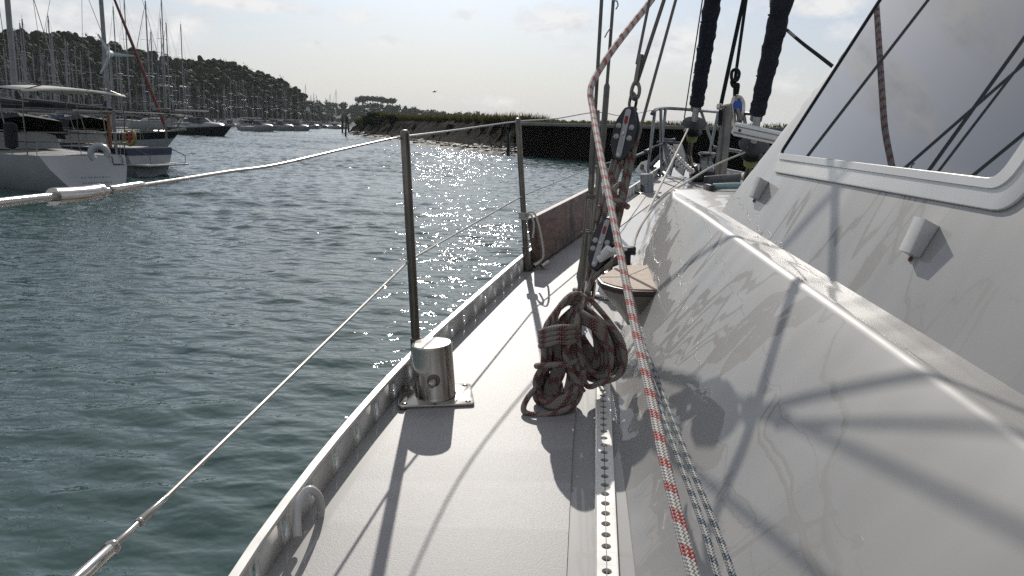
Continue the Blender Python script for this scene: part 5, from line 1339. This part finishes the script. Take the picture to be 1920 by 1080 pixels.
def motorboat(label, L=8, B=2.9, loc=(0, 0), rz=0, group=None, hullm='boat_white', canopy='cream_canvas', fb=(.95, 1.35), topz=1.75):
    t = thing('motor_cruiser', label, 'motor boat', (loc[0], loc[1], 0), rz, group, world=False)
    h, dk, band, hb = hull_mb(L, B, fb[0], fb[1], 1.9, -.3, .88)
    h.build('hull', M[hullm], t); dk.build('deck', M['boat_deck'], t); band(.0, .1).build('rub_rail', M['boat_white'], t)
    cabin_mb(L * .38, L * .85, B * .38, B * .16, fb[0] + .1, .55).build('cabin', M['boat_white'], t)
    mb = MB(); z = fb[0] + .55; vs = [(L * .36, B * .4, z), (L * .55, B * .36, z), (L * .64, 0, z), (L * .55, -B * .36, z), (L * .36, -B * .4, z), (L * .33, B * .36, z + .6), (L * .47, B * .32, z + .6), (L * .52, 0, z + .62), (L * .47, -B * .32, z + .6), (L * .33, -B * .36, z + .6)]
    mb.add(vs, [(i, i + 1, i + 6, i + 5) for i in range(4)]); mb.build('windscreen', M['dark_glass'], t)
    mb = MB(); prism(mb, round_poly([(L * .12, -B * .4), (L * .5, -B * .36), (L * .5, B * .36), (L * .12, B * .4)], .25), .18, Matrix.Translation((0, 0, fb[0] + topz)), .02); ca = mb.build('canopy', M[canopy], t)
    mb = MB()
    for sg in (1, -1): tube(mb, [(L * .06, sg * B * .42, fb[0]), (L * .16, sg * B * .38, fb[0] + topz)], .03, 6); tube(mb, [(L * .48, sg * B * .36, z + .55), (L * .45, sg * B * .34, fb[0] + topz)], .03, 6); tube(mb, [(L * .06, sg * B * .42, fb[0] + .1), (L * .02, sg * B * .3, fb[0] + topz * 1.05)], .04, 6)
    mb.build('canopy_frame', M['steel_dull'], ca)
    mb = MB()
    for sg in (1, -1):
        tube(mb, [(L * .45, sg * B * .46, fb[0] + .7), (L * .8, sg * B * .3, fb[1] + .55), (L - .1, 0, fb[1] + .6)], .016, 5)
        for (x, yy) in ((.5, .44), (.65, .4), (.8, .3)): tube(mb, [(L * x, sg * B * yy, fb[0] + .1), (L * x, sg * B * yy, fb[0] + .75)], .014, 4)
    mb.build('guard_rail', M['steel'], t)
    return t
def ang(dx, dy): return math.atan2(dy, dx)
def xy(px, d): p = P(px, 220, d); return (p.x, p.y)

# nearest: white double-ender stern with bimini and wind generator
LA = 11
a0 = xy(152, 21.8); hA = ang(-.86, .5)
A = sailboat('nearest white yacht with a bimini, wind generator and boarding ladder on its stern', LA, 3.5, 15, a0, hA, None, cover='dark_canvas', fb=(1.0, 1.4), rake_s=-.95, far=False, spread=2, tuck=.45)
zc = 1.0
mb = MB(); vs = []
for (x, hh) in ((.1, 2.78), (.2, 2.83), (1.4, 2.90), (2.7, 2.86), (2.8, 2.80)):
    for j in range(7):
        yy = -1.45 + 2.9 * j / 6; vs.append((x, yy, hh - .05 - .10 * (yy / 1.45) ** 2))
mb.add(vs, [(i * 7 + j, i * 7 + j + 1, (i + 1) * 7 + j + 1, (i + 1) * 7 + j) for i in range(4) for j in range(6)]); bi = mb.build('bimini', M['cream_canvas'], A); md = bi.modifiers.new('thickness', 'SOLIDIFY'); md.thickness = .03
mb = MB()
for sg in (1, -1):
    for (x, xt) in ((.25, .2), (1.0, 1.4), (1.9, 2.7)): tube(mb, [(x, sg * 1.38, 1.0), (x + (xt - x) * .6, sg * 1.42, 2.0), (xt, sg * 1.38, 2.7), (xt, sg * .9, 2.84)], .018, 6)
    tube(mb, [(.15, sg * 1.38, 1.35), (2.4, sg * 1.5, 1.35)], .014, 5); tube(mb, [(.15, sg * 1.38, 1.62), (2.4, sg * 1.5, 1.62)], .016, 5); tube(mb, [(.2, sg * 1.4, 2.3), (2.5, sg * 1.42, 2.35)], .012, 5)
tube(mb, [(.12, -1.38, 1.62), (0, 0, 1.62), (.12, 1.38, 1.62)], .018, 6); tube(mb, [(.12, -1.38, 1.35), (0, 0, 1.35), (.12, 1.38, 1.35)], .014, 6); tube(mb, [(.22, -1.4, 2.25), (.22, 1.4, 2.25)], .014, 6)
mb.build('bimini_frame', M['steel_dull'], bi)
mb = MB(); wy = -1.2; tube(mb, [(.35, wy, 1.0), (.35, wy, 3.75)], .035, 8); wg = mb.build('generator_pole', M['mast_alloy'], A)
mb = MB(); hub = Vector((.35, wy, 3.85)); tube(mb, [hub + Vector((-.35, .25, .0)), hub + Vector((.0, 0, 0)), hub + Vector((.22, -.16, 0))], [.03, .1, .07], 10)
for q_ in (R(60), R(180), R(300)):
    d_ = Vector((math.cos(q_) * .55, math.cos(q_) * .75, math.sin(q_))).normalized(); tube(mb, [hub + Vector((.24, -.17, 0)), hub + Vector((.24, -.17, 0)) + d_ * .2, hub + Vector((.24, -.17, 0)) + d_ * .62], [.04, .05, .02], 6, flat=.3)
prism(mb, [(-.28, -.2), (.05, -.06), (.05, .06), (-.2, .24)], .02, Matrix.Translation(hub + Vector((-.45, .3, 0))) @ basis(Vector((.8, -.6, 0)), Vector((0, 0, 1)), Vector((-.6, -.8, 0))), 0)
mb.build('wind_turbine', M['boat_grey'], wg)
mb = MB()
for yy in (-.75, -1.05): tube(mb, [(-.02, yy, 1.02), (-.12, yy, .95), (.28 - .55, yy, .32)], .014, 5)
for q_ in (.75, .52, .34): tube(mb, [(-.18 - (1 - q_) * .08, -.72, q_), (-.18 - (1 - q_) * .08, -1.08, q_)], .014, 5)
mb.build('boarding_ladder', M['black_plastic'], A)
mb = MB(); lr = random.Random(4)
for row, z_ in enumerate((.42, .28)):
    yy = -.42
    while yy < .42:
        t_ = (1.0 - z_) / 1.35; xx_ = -.95 * t_ - .02; box(mb, (xx_, yy, z_), (.008, lr.uniform(.012, .03), lr.uniform(.03, .05)), Matrix(), 0); yy += lr.uniform(.06, .11)
mb.build('name_lettering', M['faded_blue'], A)
def torus(mb, c, ax, R_, r_, seg=24, a0=0, a1=2 * math.pi):
    ax = ax.normalized(); x = ax.orthogonal().normalized() if abs(ax.z) > .95 else ax.cross(Vector((0, 0, 1))).normalized(); y = ax.cross(x); full = a1 - a0 > 6.2
    n = seg if full else seg + 1; pts = [c + x * math.cos(a0 + (a1 - a0) * i / seg) * R_ + y * math.sin(a0 + (a1 - a0) * i / seg) * R_ for i in range(n)]; tube(mb, pts, r_, 10, full)
def local_world(o, p): 
    return Matrix.Translation(o.location) @ Matrix.Rotation(o.rotation_euler.z, 4, 'Z') @ Vector(p)
c = P(186, 288, 21.4); mb = MB(); torus(mb, c, Vector((.45, -.9, 0)), .2, .09, 20, R(150), R(410)); tag(mb.build('horseshoe_buoy', M['boat_white']), 'white horseshoe buoy hung on the nearest yacht stern rail', 'lifebuoy')
c = local_world(A, (.9, 1.42, 1.5)); mb = MB(); lathe(mb, [(.05, -.35), (.16, -.3), (.16, .3), (.05, .35)], c, (0, 0, 1), 12); tag(mb.build('rolled_cover', M['dark_canvas']), 'bundled black cover on the nearest yacht guard rail', 'cover')
mb = MB(); c = P(205, 245, 22.6); lathe(mb, [(.02, -.5), (.05, -.46), (.045, .4), (.02, .5)], c, (0, 0, 1), 10); tag(mb.build('danbuoy', M['orange']), 'orange yellow danbuoy upright on the nearest yacht stern rail', 'danbuoy')

# second: white hull with blue band and bathing platform, stern to the right
b0_ = xy(277, 28.7); hB = ang(-.96, .28)
Bt = sailboat('white yacht with dark blue sheer band and bathing platform behind the nearest stern', 10.5, 3.3, 14, b0_, hB, None, stripe='boat_navy', cover='dark_canvas', fb=(1.02, 1.3), rake_s=-.1, far=False, tuck=.3)
mb = MB(); prism(mb, round_poly([(-.85, -1.1), (.15, -1.1), (.15, 1.1), (-.85, 1.1)], .15), .06, Matrix.Translation((0, 0, .42)), .015); mb.build('bathing_platform', M['boat_deck'], Bt)
mb = MB()
tube(mb, [(-.1, -.9, 1.0), (-.8, -.9, .75), (-.8, -.9, .47), (-.8, .9, .47), (-.8, .9, .75), (-.1, .9, 1.0)], .014, 5)
mb.build('platform_rail', M['steel_dull'], Bt)
mb = MB(); prism(mb, round_poly([(.3, -1.3), (2.1, -1.35), (2.1, 1.35), (.3, 1.3)], .2), .04, Matrix.Translation((0, 0, 2.25)), .01); ar = mb.build('solar_panel_arch', M['boat_deck'], Bt)
mb = MB()
for sg in (1, -1):
    for x in (.35, 1.9): tube(mb, [(x, sg * 1.3, 1.0), (x, sg * 1.3, 2.24)], .02, 5)
mb.build('arch_tube', M['steel_dull'], ar)
c = P(243, 258, 27.6); axb = Vector((-.35, -.94, 0)); mb = MB(); torus(mb, c, axb, .25, .06, 22, R(-60), R(240)); lf = tag(mb.build('lifebuoy', M['yellow']), 'yellow horseshoe lifebuoy with red cross on the blue banded yacht', 'lifebuoy')
mb = MB(); sx_ = axb.cross(Vector((0, 0, 1))).normalized(); tube(mb, [c + Vector((0, 0, -.26)), c + Vector((0, 0, .2))], .05, 6); tube(mb, [c - sx_ * .14, c + sx_ * .14], .05, 6); mb.build('red_cross', M['redpaint'], lf)
# third: dark-railed bow with red furled genoa
bow = xy(337, 37); hC = ang(.93, -.36); LC = 10.5
c0 = (bow[0] - math.cos(hC) * LC, bow[1] - math.sin(hC) * LC)
Cb = sailboat('grey yacht with dark rail whose bow points right behind the blue banded one', LC, 3.2, 15, c0, hC, None, hullm='boat_grey', stripe='boat_black', cover='blue_canvas', fb=(1.0, 1.55), furl=None, far=False, rb=2.0)
pb_ = local_world(Cb, (LC - .7, 0, 1.9)); mb = MB(); a = P(315, 250, 37.3); b_ = P(215, 0, 41); dv = b_ - a
tube(mb, [a, a + dv * .08, a + dv * .6, a + dv * 1.25], [.05, .085, .08, .05], 8); o = mb.build('furled_sail', M['red_canvas']); tag(o, 'long dark red furled genoa slanting up to the left above the moored yachts', 'furled sail')
mb = MB(); tube(mb, [(LC - .1, .25, 1.5), (LC - .9, .1, 2.55), (LC - 1.1, 0, 2.6)], .02, 5); tube(mb, [(LC - 2.6, .5, 1.5), (LC - 1.0, .1, 2.55)], .02, 5); box(mb, (LC - 1.0, 0, 2.5), (.6, .3, .1), Matrix(), .02); tube(mb, [(LC - .6, .2, 1.5), (LC + .25, .12, 2.3)], .02, 5); tube(mb, [(LC - .6, 0, 1.48), (LC + .3, 0, 1.62)], .08, 6); mb.build('bowsprit', M['steel_dull'], Cb)

# mid distance
d0_ = xy(357, 112); D1 = sailboat('pale yacht lying stern on to the open river beside the dark cruiser', 12, 3.8, 16.5, d0_, ang(-.95, .32), None, hullm='boat_white', cover='dark_canvas', fb=(1.55, 1.7), rake_s=.1, spread=2)
e1_ = xy(437, 102); hE = ang(.94, -.34); LE = 9.5
E1 = motorboat('dark hulled motor cruiser with pale hard canopy, bow pointing at the open river', LE, 3.2, (e1_[0] - math.cos(hE) * LE, e1_[1] - math.sin(hE) * LE), hE, None, 'boat_black', 'cream_canvas', (1.1, 1.55), 2.05)
# prototypes for the rows
protos = [sailboat('a', 9, 3, 12.5, (0, 0), 0, 'moored yachts', cover='blue_canvas'), sailboat('b', 10.5, 3.3, 14.5, (0, 0), 0, 'moored yachts', cover='cream_canvas', hullm='boat_white', stripe='boat_navy', spread=2),
          sailboat('c', 8, 2.7, 11, (0, 0), 0, 'moored yachts', cover='dark_canvas', hullm='boat_navy'), sailboat('d', 11.5, 3.5, 16, (0, 0), 0, 'moored yachts', cover='dark_canvas', spread=2, furl=None)]
kinds = ['white moored yacht with blue covers in the crowded marina rows below the wood', 'white moored yacht with a dark band and cream covers in the marina rows', 'small dark blue moored yacht in the crowded marina rows', 'large white moored yacht with black covers and a tall mast']
grp = ['white yachts with blue covers in the marina', 'banded yachts with cream covers in the marina', 'dark blue yachts in the marina', 'large tall masted yachts in the marina']
spots = []
rng = np.random.RandomState(5)
for (px, d, kk) in ((272, 128, 3), (333, 128, 0), (374, 128, 1), (400, 150, 3), (303, 140, 3), (355, 132, 3), (369, 138, 3)): spots.append((px, d, kk))
for px in np.arange(-120, 610, 8.5):
    for rep in range(2):
        base_d = 95 + max(0, (px - 150)) / 450 * 225; base_d = max(base_d, 62 if px < 150 else 0)
        d = base_d * (1.12 + rng.uniform(0, .75)); 
        if px > 440: d = base_d * (1.05 + rng.uniform(0, .35))
        d = min(d, hill_base(px) - 14)
        spots.append((px + rng.uniform(-4, 4), d, rng.choice([0, 0, 1, 1, 2, 3])))
for px in (598, 604, 612, 626, 640, 653): spots.append((px, rng.uniform(310, 400), rng.choice([0, 1, 3])))
used = set()
placed = []
for (px, d, kk) in spots:
    x, y = xy(px, d)
    if any(math.hypot(x - a, y - b_) < 3.4 for a, b_ in placed): continue
    placed.append((x, y)); kk = int(kk)
    o = protos[kk] if kk not in used else copy_tree(protos[kk]); used.add(kk)
    flip = len(placed) > 8 and rng.uniform() < .45; LL = (9, 10.5, 8, 11.5)[kk]
    if flip: x, y = x - .93 * LL, y + .36 * LL
    o.location = (x, y, 0); o.rotation_euler.z = ang(-.9, .35) + rng.uniform(-.12, .12) + (math.pi if flip else 0)
    s_ = rng.uniform(.88, 1.1); o.scale = (s_, s_, s_ * (rng.uniform(.92, 1.12) if len(placed) > 7 else 1.2)); o['label'] = kinds[kk]; o['group'] = grp[kk]
# cruisers at the edge of the fairway
mp = motorboat('m', 8, 2.9, (0, 0), 0, 'white motor cruisers along the fairway')
for i, (px, d, rz, lab) in enumerate(((452, 165, .3, 'white motor cruiser just right of the dark cruiser bow'), (478, 175, 2.8, 'white motor cruiser second past the dark cruiser'), (500, 190, .2, 'white motor cruiser in the middle of the far fairway row'), (535, 200, 0, 'white motor cruiser with its bow nearest the open water past the mid row'), (596, 300, -1.4, 'white cruiser seen bow on at the far end of the fairway row'), (618, 330, -.3, 'small white cruiser at the very end of the fairway row'), (575, 290, -.4, 'white cruiser just left of the one seen bow on'))):
    o = mp if i == 0 else copy_tree(mp); x, y = xy(px, d); o.location = (x, y, 0); o.rotation_euler.z = rz - .3; o['label'] = lab
# floating pontoons between the rows
for i, (pa_, pb2) in enumerate((((150, 105), (420, 185)), ((-60, 70), (250, 100)))):
    a = Vector((*xy(*pa_), .25)); b_ = Vector((*xy(*pb2), .25)); d_ = (b_ - a); mb = MB(); box(mb, (a + b_) / 2, (d_.length, 1.6, .5), basis(d_.normalized(), Vector((-d_.y, d_.x, 0)).normalized(), Vector((0, 0, 1))), .03)
    tag(mb.build('pontoon', M['boat_deck']), ('floating pontoon behind the dark cruiser' if i == 0 else 'floating pontoon behind the nearest moored yachts'), 'pontoon')

# ------------------------------------------------------------------ the air
hm = bpy.data.materials.new('river_haze'); k = N(hm); k.n.remove(k.n['Principled BSDF']); pv = k.new('ShaderNodeVolumePrincipled')
pv.inputs['Color'].default_value = (.86, .9, .95, 1); pv.inputs['Density'].default_value = .00007; pv.inputs['Anisotropy'].default_value = .2; k.link(pv.outputs[0], k.n['Material Output'].inputs['Volume'])
mb = MB(); box(mb, (250, 900, 30), (2500, 2100, 66)); hz = mb.build('haze', hm, None, 0); tag(hz, kind='stuff')
